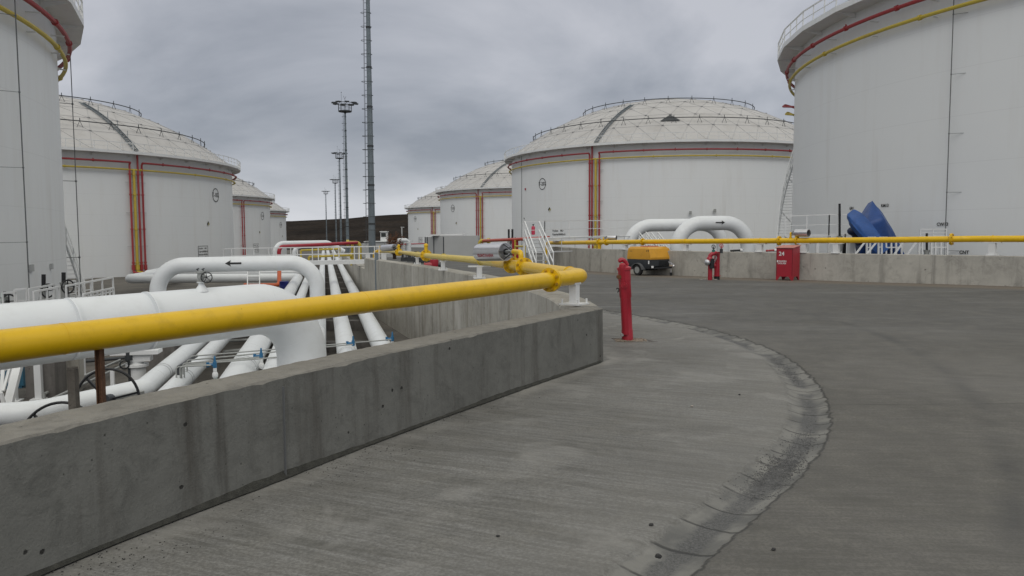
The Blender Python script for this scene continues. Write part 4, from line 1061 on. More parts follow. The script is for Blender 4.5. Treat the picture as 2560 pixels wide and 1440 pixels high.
def cabinet():
    cr = G(1981, 701.5); t = thing('hose_cabinet', 'red metal fire hose cabinet numbered 24 standing on short legs', 'cabinet', cr)
    a = Vector((-.80, .60, 0)); c_ = Vector((.72, .69, 0)); up = Vector((0, 0, 1)); A, B_ = .62, .56; z0 = .14; z1 = 1.22
    Q = lambda u, v, z: cr+a*u+c_*v+up*z
    b = MB(); vs = [Q(0, 0, z0), Q(0, B_, z0), Q(A, B_, z0), Q(A, 0, z0), Q(0, 0, z1), Q(0, B_, z1+.08), Q(A, B_, z1+.08), Q(A, 0, z1)]
    b.add(vs, [(0, 1, 2, 3), (0, 4, 5, 1), (1, 5, 6, 2), (2, 6, 7, 3), (3, 7, 4, 0)]); b.build('case', RED, t, ang=20)
    b = MB(); e_ = .03; b.add([Q(-e_, -e_, z1), Q(-e_, B_+e_, z1+.085), Q(A+e_, B_+e_, z1+.085), Q(A+e_, -e_, z1), Q(-e_, -e_, z1+.02), Q(-e_, B_+e_, z1+.105), Q(A+e_, B_+e_, z1+.105), Q(A+e_, -e_, z1+.02)], [(3, 2, 1, 0), (4, 5, 6, 7), (0, 1, 5, 4), (1, 2, 6, 5), (2, 3, 7, 6), (3, 0, 4, 7)]); b.build('lid', mat('faded_red_lid', (.50, .20, .17), .5), t)
    b = MB(); b.bar(Q(.02, -.004, z0+.02), Q(.02, -.004, z1-.02), .006, .012); b.bar(Q(A-.02, -.004, z0+.02), Q(A-.02, -.004, z1-.02), .006, .012); b.bar(Q(.02, -.004, z1-.03), Q(A-.02, -.004, z1-.03), .012, .006); b.build('door_seam', INK, t)
    for u, v in ((0, 0), (0, B_), (A, B_), (A, 0)):
        b = MB(); su = 1 if u == 0 else -1; sv = 1 if v == 0 else -1
        b.add([Q(u, v, z0), Q(u+su*.15, v, z0), Q(u+su*.06, v, 0), Q(u, v, 0), Q(u+su*.0, v+sv*.15, z0), Q(u, v+sv*.06, 0), Q(u+su*.02, v+sv*.02, z0), Q(u+su*.02, v+sv*.02, 0)], [(0, 1, 2, 3), (0, 3, 5, 4), (1, 0, 6), (0, 4, 6), (1, 6, 7, 2), (6, 4, 5, 7), (3, 2, 7, 5)])
        b.build('leg', RED, t)
    def txt(s, u, z, size):
        tv, tf = text_mesh(s, size, bold=.02); b = MB(); b.add([Q(u-q.x, -.006, z+q.y) for q in tv], tf); b.build('lettering', WHITE, t)
    txt('24', .42, 1.0, .21); txt('YANGIN\nDOLABI', .40, .68, .088)
    b = MB(); b.box(Q(A-.05, -.015, .72), (.03, .03, .08)); b.build('latch', WHITE, t)
cabinet()

# ------------------------------------------------------------------ masts
def mast_proto():
    t = thing('light_mast', 'tallest nearest grey floodlight mast, its head beyond the top picture edge', 'light mast', (0, 0, 0), 0, 'floodlight masts in a row')
    H = 24.2; b = MB(); secs = []
    n = 8; prof = []
    for i in range(9):
        z = H*i/8; r = .285-.155*i/8; prof += [(r*1.0, z), (r-.155/8*.96, z+H/8-.02)] if i < 8 else [(r, z)]
    b.lathe((0, 0, 0), prof, n); b.build('pole', GALV, t, local=True, ang=20)
    b = MB()
    for i in range(1, 9): z = H*i/8-.02; r = .285-.155*i/8+.03; b.cyl((0, 0, z-.09), (0, 0, z+.05), r, 8)
    b.build('pole_joint', DARKM, t, local=True)
    b = MB(); lx = -.42; b.bar((lx, 0, 1.5), (lx+.14, 0, H-.4), .025, .025); b.bar((lx, -.3, 1.5), (lx+.14, -.3, H-.4), .02, .02)
    for i in range(44):
        z = 1.6+i*.51; k = z/H; b.bar((lx+.14*k, 0, z), (-.27+.15*k, 0, z), .02, .03)
    b.build('ladder', DARKM, t, local=True)
    b = MB()
    for i in range(21):
        z = 2.5+i*1.04; k = z/H; cx = lx+.14*k; pts = [Vector((cx-.02+.05*math.sin(a), -.34*math.cos(a)-.02, z)) for a in [PI*j/6 for j in range(7)]]
        pts = [Vector((cx, .0, z)), Vector((cx-.16, -.08, z)), Vector((cx-.2, -.3, z)), Vector((cx-.02, -.42, z)), Vector((.32-.15*k, -.32, z)), Vector((.36-.15*k, -.05, z)), Vector((.28-.15*k, 0, z+.02))]
        b = MB(); b.tube(catmull(pts, 3), .018, 4); b.build('cage_hoop', DARKM, t, local=True)
    b = MB(); b.lathe((0, 0, H), [(.14, -.35), (.25, -.25), (1.0, -.12), (1.06, -.05), (1.06, .05), (.95, .05), (.1, .02)], 20); b.build('platform', DARKM, t, local=True)
    b = MB(); b.ring((0, 0, H+1.0), (0, 0, 1), 1.05, .035, 20, 5); b.ring((0, 0, H+.5), (0, 0, 1), 1.05, .025, 20, 5)
    for i in range(10):
        a = 2*PI*i/10; b.bar((1.05*math.cos(a), 1.05*math.sin(a), H), (1.05*math.cos(a), 1.05*math.sin(a), H+1.15), .05, .05)
    b.build('guard_rail', DARKM, t, local=True)
    b = MB(); b.ring((0, 0, H+1.25), (0, 0, 1), 1.35, .05, 20, 5); b.build('lamp_ring', DARKM, t, local=True)
    for i in range(8):
        a = 2*PI*(i+.5)/8; d = Vector((math.cos(a), math.sin(a), 0)); tt = Vector((-math.sin(a), math.cos(a), 0)); b = MB()
        q = d*1.72+Vector((0, 0, H+1.27)); b.bar(q-d*.38, q+d*.36+Vector((0, 0, -.04)), .62, .17); b.bar(d*1.3+Vector((0, 0, H+1.1)), q, .06, .06); b.build('floodlight', DARKM, t, local=True)
    b = MB(); b.bar((-.55, 0, H+1.0), (-.55, 0, H+2.9), .03, .03); b.sph((-.55, 0, H+2.95), .08, 6); b.bar((0, 0, H+.5), (.0, 0, H+1.9), .04, .04); b.bar((0, 0, H+1.9), (.2, 0, H+2.3), .04, .04); b.bar((0, 0, H+1.9), (-.22, 0, H+2.4), .04, .04); b.build('lightning_rod', DARKM, t, local=True)
    return t
m0 = mast_proto()
ml = [(930, 60, None), (869, 122, 'second floodlight mast, with a head just left of the tallest mast'), (853, 198, 'third floodlight mast, directly left of the second mast'), (841, 293, 'fourth floodlight mast, with a small head'), (817, 373, 'smallest and farthest floodlight mast, leftmost of the row')]
for i, (px, y, lab) in enumerate(ml):
    o = m0 if i == 0 else copy_tree(m0)
    q = P(px, 600, y=y); o.location = (q.x, y, yard(y)+(.6 if i == 0 else -.0)); 
    if lab: o['label'] = lab
    top = {1: 258, 2: 383, 3: 449, 4: 478}.get(i)
    if top:
        zt = P(px, top, y=y).z; h = zt-yard(y)-1.2+0; o.location.z = zt-25.45
    else: o.location.z = yard(y)
    o.scale = (1, 1, 1)
# ------------------------------------------------------------------ pipes in the trench
VP = -.2458
def rackx(k, y, b=3.2): return k*b+VP*y
def seams(b, pts, r, every=None, at=()):
    for i in at:
        a, c_ = pts[i], pts[i+1]; d = (c_-a).normalized(); b.cyl(a-d*.012, a+d*.012, r+.006, 32)
def pipe_thing(label, pts, r, group=None, n=20, m=WHITEP, cat='pipe', name='insulated_pipe', bands=(), seam=3.0):
    t = thing(name, label, cat, Vector(pts[0]), 0, group)
    b = MB(); b.tube(pts, r, n); b.build('jacket', m, t)
    # sheet-metal joints
    b = MB(); s = 0; nxt = 1.2
    for a, c_ in zip(pts, pts[1:]):
        a, c_ = Vector(a), Vector(c_); l = (c_-a).length; d = (c_-a)/max(l, 1e-6)
        while nxt < s+l and nxt < 48:
            q = a+d*(nxt-s); b = MB(); b.tube([q-d*.012, q+d*.012], r*1.012, n); b.build('jacket_joint', m, t); nxt += seam
        s += l
    if bands:
        for q, d in bands: b = MB(); b.tube([q-d*.012, q+d*.012], r*1.02, n, caps=False); b.build('band', BLACK, t)
    return t
RG = 'white insulated pipes lying side by side in the trench'
ZR = -1.6
def yat(k, py): # depth on level rack where pixel row py
    return P(1280, py, z=ZR).y
def band_at(k, r, ys):
    d = Vector((VP, 1, 0)).normalized(); return [(Vector((rackx(k, y), y, ZR)), d) for y in ys]
kA, kB, kC, kD, kE, kF, kG = -1.20, -1.00, -.625, -.40, -.09, .170, .487
ptsA = rnd([(-24, 9.6, ZR), (-8.6, 13.55, ZR), (rackx(kA, 15.6), 15.6, ZR), (rackx(kA, 37), 37, ZR), (-45, 30, ZR)], .7, 8)
pipe_thing('white pipe running left under the yellow pipe, then turning away up the trench', ptsA, .215, RG, bands=band_at(kA, .215, (17.3, 17.5)))
ptsB = rnd([(rackx(kB, 8), 8, ZR), (rackx(kB, 39), 39, ZR), (-45, 31.5, ZR)], .7, 8)
pipe_thing('slender white trench pipe behind the row of vertical thin tubes', ptsB, .20, RG, bands=band_at(kB, .2, (16.6, 16.8)))
ptsC = rnd([(rackx(kC, 7), 7, ZR), (rackx(kC, 56), 56, ZR), (-28.0, 55.2, ZR), (-29.2, 64, ZR), (-30.5, 69, ZR-.8)], .8, 8)
pipe_thing('thickest white trench pipe, turning left into the lower of two level pipes', ptsC, .33, RG, bands=band_at(kC, .33, (17.6, 17.85)))
ptsD = rnd([(rackx(kD, 7), 7, ZR), (rackx(kD, 64), 64, ZR), (-30.5, 63.2, ZR), (-32.5, 72, ZR)], .8, 8)
pipe_thing('white trench pipe partly hidden by the big elbow, turning left into the upper level pipe', ptsD, .235, RG, bands=band_at(kD, .235, (18, 18.2)))
for k, r, lab in ((kE, .25, 'white straight trench pipe hidden behind the vertical leg of the arrow loop'), (kF, .275, 'white straight trench pipe, second from the retaining wall'), (kG, .275, 'white straight trench pipe nearest the retaining wall')):
    pipe_thing(lab, [Vector((rackx(k, 7), 7, ZR)), Vector((rackx(k, 60), 60, ZR)), Vector((rackx(k, 160), 160, ZR))], r, RG, bands=band_at(k, r, (19.5, 19.7)) if k != kE else ())
# concrete sleepers
for i in range(16):
    y = 12.5+i*6.2; x0, x1 = rackx(kC, y)-.6, rackx(kG, y)+.45
    z0 = pitz(y)-.1; z1 = ZR-.34
    b = MB(); a_ = Vector((x0, y, (z0+z1)/2)); c_ = Vector((x1, y, (z0+z1)/2)); b.bar(a_, c_, .45, z1-z0)
    tag(b.build('pipe_sleeper', CONCB), 'concrete sleeper crossing under the white trench pipes', 'sleeper', 'concrete sleepers under the trench pipes')
    for k, r in ((kC, .33), (kD, .235), (kE, .25), (kF, .275), (kG, .275)): pass
# big duct with elbow and vent valve
def duct():
    D0 = Vector((-12.2, 3.05, .20)); 
    a = P(0, 841, y=10.2); c_ = P(560, 781, y=12.75); d = (c_-a).normalized(); st = a-d*7
    e_ = P(752, 790, y=14.1); e_.z = c_.z; end = Vector((e_.x, e_.y, ZR-.1))
    pts = rnd([st, e_, end], 1.62, 20)
    t = thing('insulated_duct', 'very thick white pipe at the left whose elbow drops behind the yellow pipe', 'pipe', Vector((e_.x, e_.y, ZR)))
    b = MB(); b.tube(pts, .45, 48); b.build('jacket', WHITEP, t)
    b = MB()
    for px in (-60, 170, 365): 
        q = on_line(px, a, d); b.tube([q-d*.015, q+d*.015], .4525, 48)
    for i in (3, 9, 15):
        q = pts[i]; dd = (pts[i+1]-pts[i-1]).normalized(); b.tube([q-dd*.010, q+dd*.010], .4522, 48)
    b.build('jacket_joint', WHITEP, t)
    q = on_line(503, a, d)+Vector((0, 0, .43)); K = .47
    S_ = lambda prof: [(r_*K, z_*K) for r_, z_ in prof]
    W3 = lambda x, y, z_: q+Vector((x, y, z_))*K
    b = MB(); b.lathe(q, S_([(.24, -.1), (.16, .04), (.10, .13), (.09, .2), (.15, .205), (.15, .235), (.07, .24)]), 20); b.build('stub', WHITEP, t)
    v = MB(); z = .24; v.lathe(q, S_([(.15, z), (.15, z+.03), (.08, z+.05), (.12, z+.12), (.135, z+.19), (.12, z+.27), (.13, z+.30), (.17, z+.31), (.17, z+.34), (.16, z+.345), (.16, z+.38), (.03, z+.39)]), 20)
    v.cyl(W3(.06, -.05, z+.18), W3(.22, -.10, z+.18), .05*K, 10)
    vo = v.build('vent_valve', GREYM, t)
    v = MB(); hc = W3(.24, -.12, z+.16); axs = Vector((.62, -.8, 0)); v.ring(hc, axs, .185*K, .017*K, 28, 6)
    u = axs.orthogonal().normalized(); w_ = axs.normalized().cross(u)
    for k in range(5): an = 2*PI*k/5+.4; v.bar(hc, hc+(u*math.cos(an)+w_*math.sin(an))*.18*K, .02*K, .02*K)
    v.sph(hc, .035*K, 8); v.build('handwheel', BLACK, vo)
    v = MB()
    for sx in (-.11, .08): v.cyl(W3(sx, 0, z+.38), W3(sx, 0, z+.45), .022*K, 6); v.bar(W3(sx-.05, 0, z+.43), W3(sx+.05, 0, z+.47), .03*K, .03*K)
    v.build('gland_bolts', DARKM, vo)
duct()
# loop pipe with arrow
def arrow(b, c_, u, up, r, ln, flip=1, hh=.09, sh=.025):
    """flat arrow wrapped on a pipe of radius r; u = pipe direction, c_ = axis point"""
    side = Vector((0, -1, 0)); side = (side-u*side.dot(u)).normalized()
    pts = [(-ln/2, sh), (ln/2-ln*.3, sh), (ln/2-ln*.36, hh), (ln/2, 0), (ln/2-ln*.36, -hh), (ln/2-ln*.3, -sh), (-ln/2, -sh)]
    vs = [c_+u*p[0]*flip+(side*math.cos(p[1]/r)+up*math.sin(p[1]/r))*(r+.02) for p in pts]
    b.add(vs, [(0, 1, 5, 6), (1, 3, 5), (1, 2, 3), (3, 4, 5)])
def loop():
    a = P(392, 664, y=24.0); c_ = P(792, 656, y=24.6); a0 = Vector((a.x, a.y, ZR-.3)); c0 = Vector((c_.x, c_.y, ZR-.5))
    pts = rnd([a0, a, c_, c0], .85, 14)
    t = thing('pipe_loop', 'white pipe loop with a left pointing arrow standing across the trench', 'pipe', c0)
    b = MB(); b.tube(pts, .245, 36); b.build('jacket', WHITEP, t)
    b = MB(); d = (c_-a).normalized(); arrow(b, P(588, 657.5, y=24.3), d, Vector((0, 0, 1)), .247, .50, -1, .10, .026); b.build('flow_arrow', INK, t)
    return t
loop()
def pitbox(name, px, py, size, m, label, cat, rz=.2, z=None):
    q = G(px, py, pitz); b = MB(); b.box(q+Vector((0, 0, size[2]/2)), size, rz); return tag(b.build(name, m), label, cat)

# instrument tubing with blue valves
def tubing():
    zt = -1.18
    def L(px, py): return P(px, py, z=zt)
    t = thing('instrument_tubing', 'bundle of thin grey tubes crossing above the white trench pipes', 'tubing', L(455, 915))
    rows = [((476, 891), (1, 0)), ((467, 901), (1, 1)), ((457, 909), (1, 2)), ((460, 912.5), (1, 3)), ((450, 917), (0, 4))]
    for i, (st, (long_, k)) in enumerate(rows):
        a = L(*st); c_ = L(985, 848) if i == 0 else (L(885, 860) if i == 1 else L(830, 868+2*i) if i < 3 else (L(646, 897) if i == 3 else L(530, 910)))
        c_ = L(*{0: (978, 849), 1: (882, 861), 2: (648, 893), 3: (742, 889), 4: (528, 912)}[i]); dn = Vector((a.x, a.y, zt-1.1))
        b = MB(); b.tube(rnd([dn, a, c_], .05, 4), .016, 8); b.build('tube', GREYM, t)
    for i in range(2):
        a = L(440+i*13, 918-i*2); c_ = L(528, 909+i*4); b = MB(); b.tube(rnd([a-Vector((0, 0, 1.1)), a, c_], .05, 4), .016, 8); b.build('tube', GREYM, t)
    a, c_ = L(470, 890), L(575, 889); b = MB(); b.bar(L(445, 912)-Vector((0, 0, .05)), L(492, 884)-Vector((0, 0, .05)), .05, .05); b.bar(L(445, 912)-Vector((0, 0, .05)), L(445, 912)-Vector((0, 0, 1)), .05, .05); b.build('tube_bracket', DARKM, t)
    labs = ['blue valve on the thin tubes with a white bulb hanging below', 'blue valve on the thin tubes above the thickest white trench pipe', 'blue valve on the thin tubes over the white pipe right of the trench gap', 'blue valve at the right end of the thin tubes, against the retaining wall']
    for (px, py), lab in zip(((537, 912), (653, 890), (883, 858), (981, 847)), labs):
        q = L(px, py); v = thing('tube_valve', lab, 'valve', q, 0, 'blue valves on the thin tubes')
        b = MB(); b.cyl(q+Vector((0, 0, -.06)), q+Vector((0, 0, .06)), .042, 10); b.lathe(q, [(.035, .05), (.025, .10), (.02, .17), (.008, .19)], 10); b.cyl(q+Vector((-.16, 0, .0)), q, .03, 8); b.cyl(q+Vector((-.15, 0, -.05)), q+Vector((-.15, 0, .05)), .035, 8); b.build('valve_head', BLUEV, v)
        b = MB(); b.cyl(q+Vector((0, 0, -.14)), q+Vector((0, 0, -.07)), .04, 8); b.sph(q+Vector((0, 0, -.22)), .065 if px < 700 else .03, 10, (1, 1, 1.4)); b.build('bulb', WHITE, v)
        if px == 537: b = MB(); b.lathe(q+Vector((.03, 0, -.46)), [(.12, 0), (.10, .1), (.03, .16)], 12); b.build('green_cap', GREENV, v)
tubing()

# two gate valves with black handwheels behind the parapet
def handwheel(cpx, cpy, y, r, label, tilt):
    c_ = P(cpx, cpy, y=y); t = thing('gate_valve', label, 'valve', Vector((c_.x, c_.y, -1.4)), 0, 'black handwheels behind the parapet')
    axs = Vector(tilt).normalized(); u = axs.orthogonal().normalized(); w_ = axs.cross(u)
    b = MB(); b.ring(c_, axs, r, .0095, 48, 10)
    for k in range(3): an = 2*PI*k/3+.5; b.bar(c_, c_+(u*math.cos(an)+w_*math.sin(an))*r, .014, .014)
    b.build('handwheel', BLACK, t)
    b = MB(); b.cyl(c_-axs*.04, c_+axs*.05, .04, 14); b.build('hub', DARKM, t)
    b = MB(); b.cyl(c_-axs*.02, c_-axs*.5, .022, 10); q = c_-axs*.5; b.lathe(Vector((q.x, q.y, -1.4)), [(.16, 0), (.16, .05), (.08, .1), (.10, .3), (.10, .7), (.05, .9), (.04, q.z+1.4+.02)], 16); b.build('valve_body', GREYM, t)
handwheel(269, 1000, 5.3, .218, 'black handwheel behind the parapet beside the rusty post', (.05, -1, .12))
handwheel(146, 1107, 4.9, .262, 'black handwheel mostly hidden by the parapet, below the grey post', (.0, -1, .25))

# steelwork, pedestals and ladders under the duct at the left
def leg(px, py_top, py_bot, w_, label, plate=True, m=WHITE):
    q = G(px, py_bot, pitz); zt = P(px, py_top, y=q.y).z; t = thing('steel_column', label, 'column', q, 0, 'white steel columns under the thick white pipe')
    b = MB(); b.box((q.x, q.y, (q.z+zt)/2), (w_, w_, zt-q.z), .2); b.build('post', m, t)
    if plate: b = MB(); b.box((q.x, q.y, q.z+.02), (w_*2.2, w_*2.2, .03), .2); b.build('base_plate', m, t)
    return q, zt
leg(99, 888, 999, .14, 'white steel column with base plate between the diagonals and the grey pedestal')
leg(207, 880, 940, .13, 'white steel column with base plate right of the small ladder')
leg(283, 925, 985, .08, 'short white post seen through the black handwheel')
leg(35, 890, 1004, .14, 'white steel column at the far left behind the diagonal braces')
def cylleg():
    q = G(345, 966, pitz); zt = P(345, 872, y=q.y).z; t = thing('round_pedestal', 'round white pedestal with a flanged head carrying the thick white pipe', 'pedestal', q)
    b = MB(); b.lathe(q, [(.2, 0), (.2, zt-q.z-.45), (.27, zt-q.z-.44), (.27, zt-q.z-.38), (.16, zt-q.z-.36), (.16, zt-q.z-.1)], 24); b.build('column', WHITE, t)
    b = MB(); b.box((q.x, q.y, zt-.07), (1.1, .5, .1), .2); b.box((q.x+.1, q.y, zt-.2), (.5, .3, .2), .2); b.build('saddle', WHITE, t)
    v = thing('small_gate_valve', 'small dark valve with a round wheel left of the round white pedestal', 'valve', q+Vector((-.45, -.1, 0)))
    p = P(322, 905, y=q.y-.2); b = MB(); b.cyl(p+Vector((0, 0, -.9)), p+Vector((0, 0, .4)), .03, 8); b.cyl(p+Vector((0, 0, .05)), p+Vector((0, 0, .3)), .09, 10); b.build('stem', DARKM, v)
    b = MB(); b.ring(p+Vector((-.06, -.1, -.05)), (.5, -1, .2), .10, .02, 18, 6); b.build('handwheel', BLACK, v)
cylleg()
def brace(pts, w_, label, group='white diagonal braces at the left picture edge'):
    b = MB()
    for a, c_ in zip(pts, pts[1:]): b.bar(a, c_, w_, w_)
    return tag(b.build('steel_brace', WHITE), label, 'brace', group)
D = lambda px, py, y: P(px, py, y=y)
brace([D(20, 1016, 15.5), D(52, 890, 16.5)], .15, 'thick white diagonal brace left of the column')
brace([D(12, 1016, 15.3), D(3, 985, 15.3), D(9, 905, 15.6)], .06, 'thin white branching rod at the very left edge')
brace([D(8, 978, 15.3), D(30, 900, 15.8)], .05, 'thin white rod leaning right beside the thick diagonal')
brace([D(-30, 940, 17), D(30, 905, 17.4), D(100, 900, 18)], .16, 'white beam running under the yellow pipe at the left edge')
def small_ladder():
    a = G(172, 962, pitz); zt = P(172, 888, y=a.y).z; t = thing('access_ladder', 'small white ladder between two white columns under the yellow pipe', 'ladder', a)
    for dx in (-.08, .10):
        b = MB(); b.bar(a+Vector((dx, 0, -.0)), Vector((a.x+dx-.02, a.y, zt)), .03, .03); b.build('rail', WHITE, t)
    b = MB(); n = 7
    for i in range(n): z = a.z+.15+(zt-a.z)*i/n; b.bar((a.x-.08, a.y, z), (a.x+.10, a.y, z), .025, .025)
    b.build('rungs', WHITE, t)
small_ladder()
pitbox('concrete_pedestal', 118, 990, (.62, .7, 1.15), CONCB, 'dark concrete pedestal behind the white column at the left', 'pedestal')
q = G(140, 985, pitz); b = MB(); b.box(q+Vector((.1, .5, .62)), (.45, .5, 1.25), .3); tag(b.build('concrete_pedestal', CONCP), 'pale concrete pedestal left of the grey post', 'pedestal')
pitbox('concrete_pedestal', 400, 920, (1.0, .8, 1.2), CONCB, 'dark concrete block under the right end of the thick white pipe', 'pedestal')
pitbox('concrete_pedestal', 610, 850, (.7, .8, .9), CONCB, 'grey concrete block behind the thickest trench pipe', 'pedestal')
pitbox('plinth', 65, 905, (3.2, 1.2, .5), CONCB, 'low dark concrete plinth behind the left steelwork', 'plinth')
q = P(8, 915, y=19); b = MB(); b.box(q, (1.2, .8, .9), .2); b.box(q+Vector((0, 0, -.6)), (1.1, .75, .3), .2); tag(b.build('pump_set', mat('teal_paint', (.02, .10, .16), .5)), 'dark teal pump housing behind the braces at the left edge', 'pump')
# floor pipes and hoses low in the pit
for i, (a, c_, r, lab) in enumerate((((190, 905), (330, 893), .05, 'dark thin pipe low on the pit floor behind the ladder'), ((110, 985), (300, 900), .035, 'thin grey floor pipe running diagonally behind the handwheel'), ((125, 1000), (325, 905), .035, 'thin grey floor pipe nearest the handwheel'), ((440, 860), (700, 845), .05, 'thin level pipe behind the slender trench pipes'), ((560, 880), (640, 872), .06, 'short grey pipe between two trench pipes'))):
    A_, B_ = G(*a, pitz, .15), G(*c_, pitz, .15); b = MB(); b.tube([A_-Vector((0, 0, .2)), A_, B_, B_-Vector((0, 0, .2))], r, 8); tag(b.build('floor_pipe', GREYM if i else DARKM), lab, 'pipe')

# railings and stem covers near T-101
RLG = 'white railings in front of the near left tank'
def railing(pts, h, label, post=.05, gap=.9, mid=True, group=RLG, m=WHITE, name='railing', cat='railing', bal=False):
    t = thing(name, label, cat, Vector(pts[0]), 0, group); b = MB(); p_ = MB(); pts = [Vector(p) for p in pts]
    up = Vector((0, 0, h))
    for a, c_ in zip(pts, pts[1:]):
        b.bar(a+up, c_+up, post*1.2, post*1.2)
        if mid: b.bar(a+up*.5, c_+up*.5, post*.8, post*.8)
        b.bar(a+up*.04, c_+up*.04, post*.6, post*2)
        n = max(1, round((c_-a).length/gap))
        for i in range(n+1): q = a+(c_-a)*i/n; p_.bar(q, q+up, post, post)
    b.build('rails', m, t); p_.build('posts', m, t); return t
def railpx(a, c_, y0, y1, h, lab, **k):
    A_, B_ = P(*a, y=y0), P(*c_, y=y1); return railing([A_-Vector((0, 0, h)), B_-Vector((0, 0, h))], h, lab, **k)
railpx((72, 723), (136, 711), 26, 27.5, .95, 'upper white handrail left of the first black stem cover', gap=1.3)
railpx((84, 730), (148, 717), 24.5, 26, .95, 'lower white handrail with posts in front of the first black stem cover', gap=.35, mid=False)
railpx((160, 706), (188, 702), 28, 28.6, .95, 'short white handrail beside the second black stem cover', gap=.8)
railpx((165, 715), (282, 693.5), 25.5, 28.5, 1.05, 'long rising white handrail in front of the spiral stair foot', gap=.75)
railpx((208, 736), (284, 720), 24.5, 27.5, .7, 'low white guard rail nearest the level trench pipes', gap=.45)
railpx((36, 724), (66, 721.5), 26, 26.2, .8, 'short level white handrail near the left picture edge', gap=.7)
railpx((6, 733), (41, 729), 25, 25.4, .8, 'leftmost white handrail in front of the near left tank', gap=.5)
railpx((210, 697), (230, 694), 29, 29.5, .9, 'small white handrail behind the long rising one', gap=.5)
def stem(px, py0, py1, y, label, r=.07, gear=True, group='valves with black stem covers'):
    a, c_ = P(px, py0, y=y), P(px, py1, y=y); t = thing('rising_stem_valve', label, 'valve', c_-Vector((0, 0, .9)), 0, group)
    b = MB(); b.cyl(c_, a, r, 12); b.build('stem_cover', BLACK, t)
    b = MB(); q = c_; b.lathe(q-Vector((0, 0, .95)), [(.3, 0), (.3, .08), (.16, .12), (.18, .5), (.1, .8), (.14, .95)], 14); b.build('valve_body', GREYM, t)
    if gear:
        b = MB(); g = q+Vector((.22, -.12, -.15)); b.ring(g, (.9, -.4, 0), .24, .03, 20, 6); b.cyl(q-Vector((0, 0, .15)), g, .04, 8)
        for k in range(4): an = k*PI/2; b.bar(g, g+Vector((-.4*math.cos(an), -.9*math.cos(an), math.sin(an)*1)).normalized()*.23, .03, .03)
        b.build('handwheel', BLACK, t)
stem(109, 686, 716, 27.5, 'valve with the leftmost tall black stem cover by the near left tank')
stem(159, 681, 706, 27.8, 'valve with a tall black stem cover nearest the spiral stair of the near left tank')
stem(12, 729, 742, 26.5, 'low valve with a black handwheel near the left picture edge', .05)

# footbridge over the trench
def bridge():
    a = P(560, 657, y=43); a.z = P(560, 671, y=43).z; c_ = P(937, 654, y=46.5); a = P(560, 662, y=43.5)
    t = thing('footbridge', 'white railed footbridge crossing the pipe trench in front of the tall mast', 'footbridge', c_)
    b = MB(); side = Vector((.1, 1, 0)).normalized()*1.0
    for s in (0, 1): b.bar(a+side*s, c_+side*s, .06, .24)
    b.bar(a+side*.5+Vector((0, 0, .1)), c_+side*.5+Vector((0, 0, .1)), .95, .04); b.build('deck', WHITE, t)
    for s in (0, 1):
        r = MB(); o = side*s
        for z, w_ in ((.92, .05), (.50, .035)): r.bar(a+o+Vector((0, 0, z)), c_+o+Vector((0, 0, z)), w_, w_)
        n = 7
        for i in range(n+1): q = a+(c_-a)*i/n+o; r.bar(q, q+Vector((0, 0, .94)), .05, .05)
        r.build('railing', WHITE, t)
    return a, c_
ba, bc = bridge()
def stair_between(foot, top, width, label, n=9, rail=1.0, side=None, m=WHITE, post=.05, cat='stair', tread_m=None, name='steel_stair'):
    foot, top = Vector(foot), Vector(top); d = top-foot; hz = Vector((d.x, d.y, 0)); 
    s = Vector(side).normalized() if side is not None else (Vector((hz.y, -hz.x, 0)).normalized() if hz.length > .05 else Vector((1, 0, 0)))
    t = thing(name, label, cat, foot); 
    for k in (-.5, .5):
        b = MB(); o = s*width*k; b.bar(foot+o, top+o, .05, .2); b.build('stringer', m, t)
        if rail:
            b = MB()
            for z in (rail, rail*.55): b.bar(foot+o+Vector((0, 0, z)), top+o+Vector((0, 0, z)), post, post)
            for i in range(4): q = foot+d*(i/3)+o; b.bar(q, q+Vector((0, 0, rail)), post, post)
            b.build('handrail', m, t)
    b = MB()
    for i in range(1, n+1): q = foot+d*(i/n); b.bar(q-s*width/2, q+s*width/2, .2, .035)
    b.build('treads', tread_m or m, t)
stair_between(P(634, 724, y=38), P(634, 664, y=41.5), .62, 'white ladder stair leading down from the footbridge to the level pipes', 8, 0, (1, 0, 0), tread_m=GREYPANEL)
# red / orange gantry pipe and its yellow end
def gantry():
    y = 58; t = thing('gantry_pipe', 'red to orange pipe spanning the trench above the footbridge, with a yellow end', 'pipe', P(697, 712, y=52))
    L0 = P(655, 713, y=50); A_ = P(698, 713, y=50.5); B_ = P(697, 617, y=52); C_ = P(893, 607, y=60)
    b = MB(); b.tube(rnd([B_-Vector((0, 0, 1.3)), B_, C_], .4, 6), .13, 14); b.build('span', RED, t)
    b = MB(); b.tube(rnd([L0-Vector((1.2, -.1, 0)), L0, A_, B_-Vector((0, 0, 1.25))], .3, 5), .14, 14); b.build('drop_leg', ORANGE, t)
    b = MB(); C2 = P(893, 650, y=60); b.tube(rnd([C_-Vector((.6, .2, 0)), C_+Vector((.2, .1, 0)), C2+Vector((.2, .1, 0))], .3, 6), .15, 14); b.cyl(C_-Vector((.8, .25, 0)), C_-Vector((.6, .2, 0)), .24, 14); b.build('yellow_leg', YELT, t)
    b = MB(); q = P(881, 612, y=60.5); b.cyl(q, q-Vector((0, 0, 1.2)), .12, 12); b.build('yellow_leg', YELT, t)
gantry()
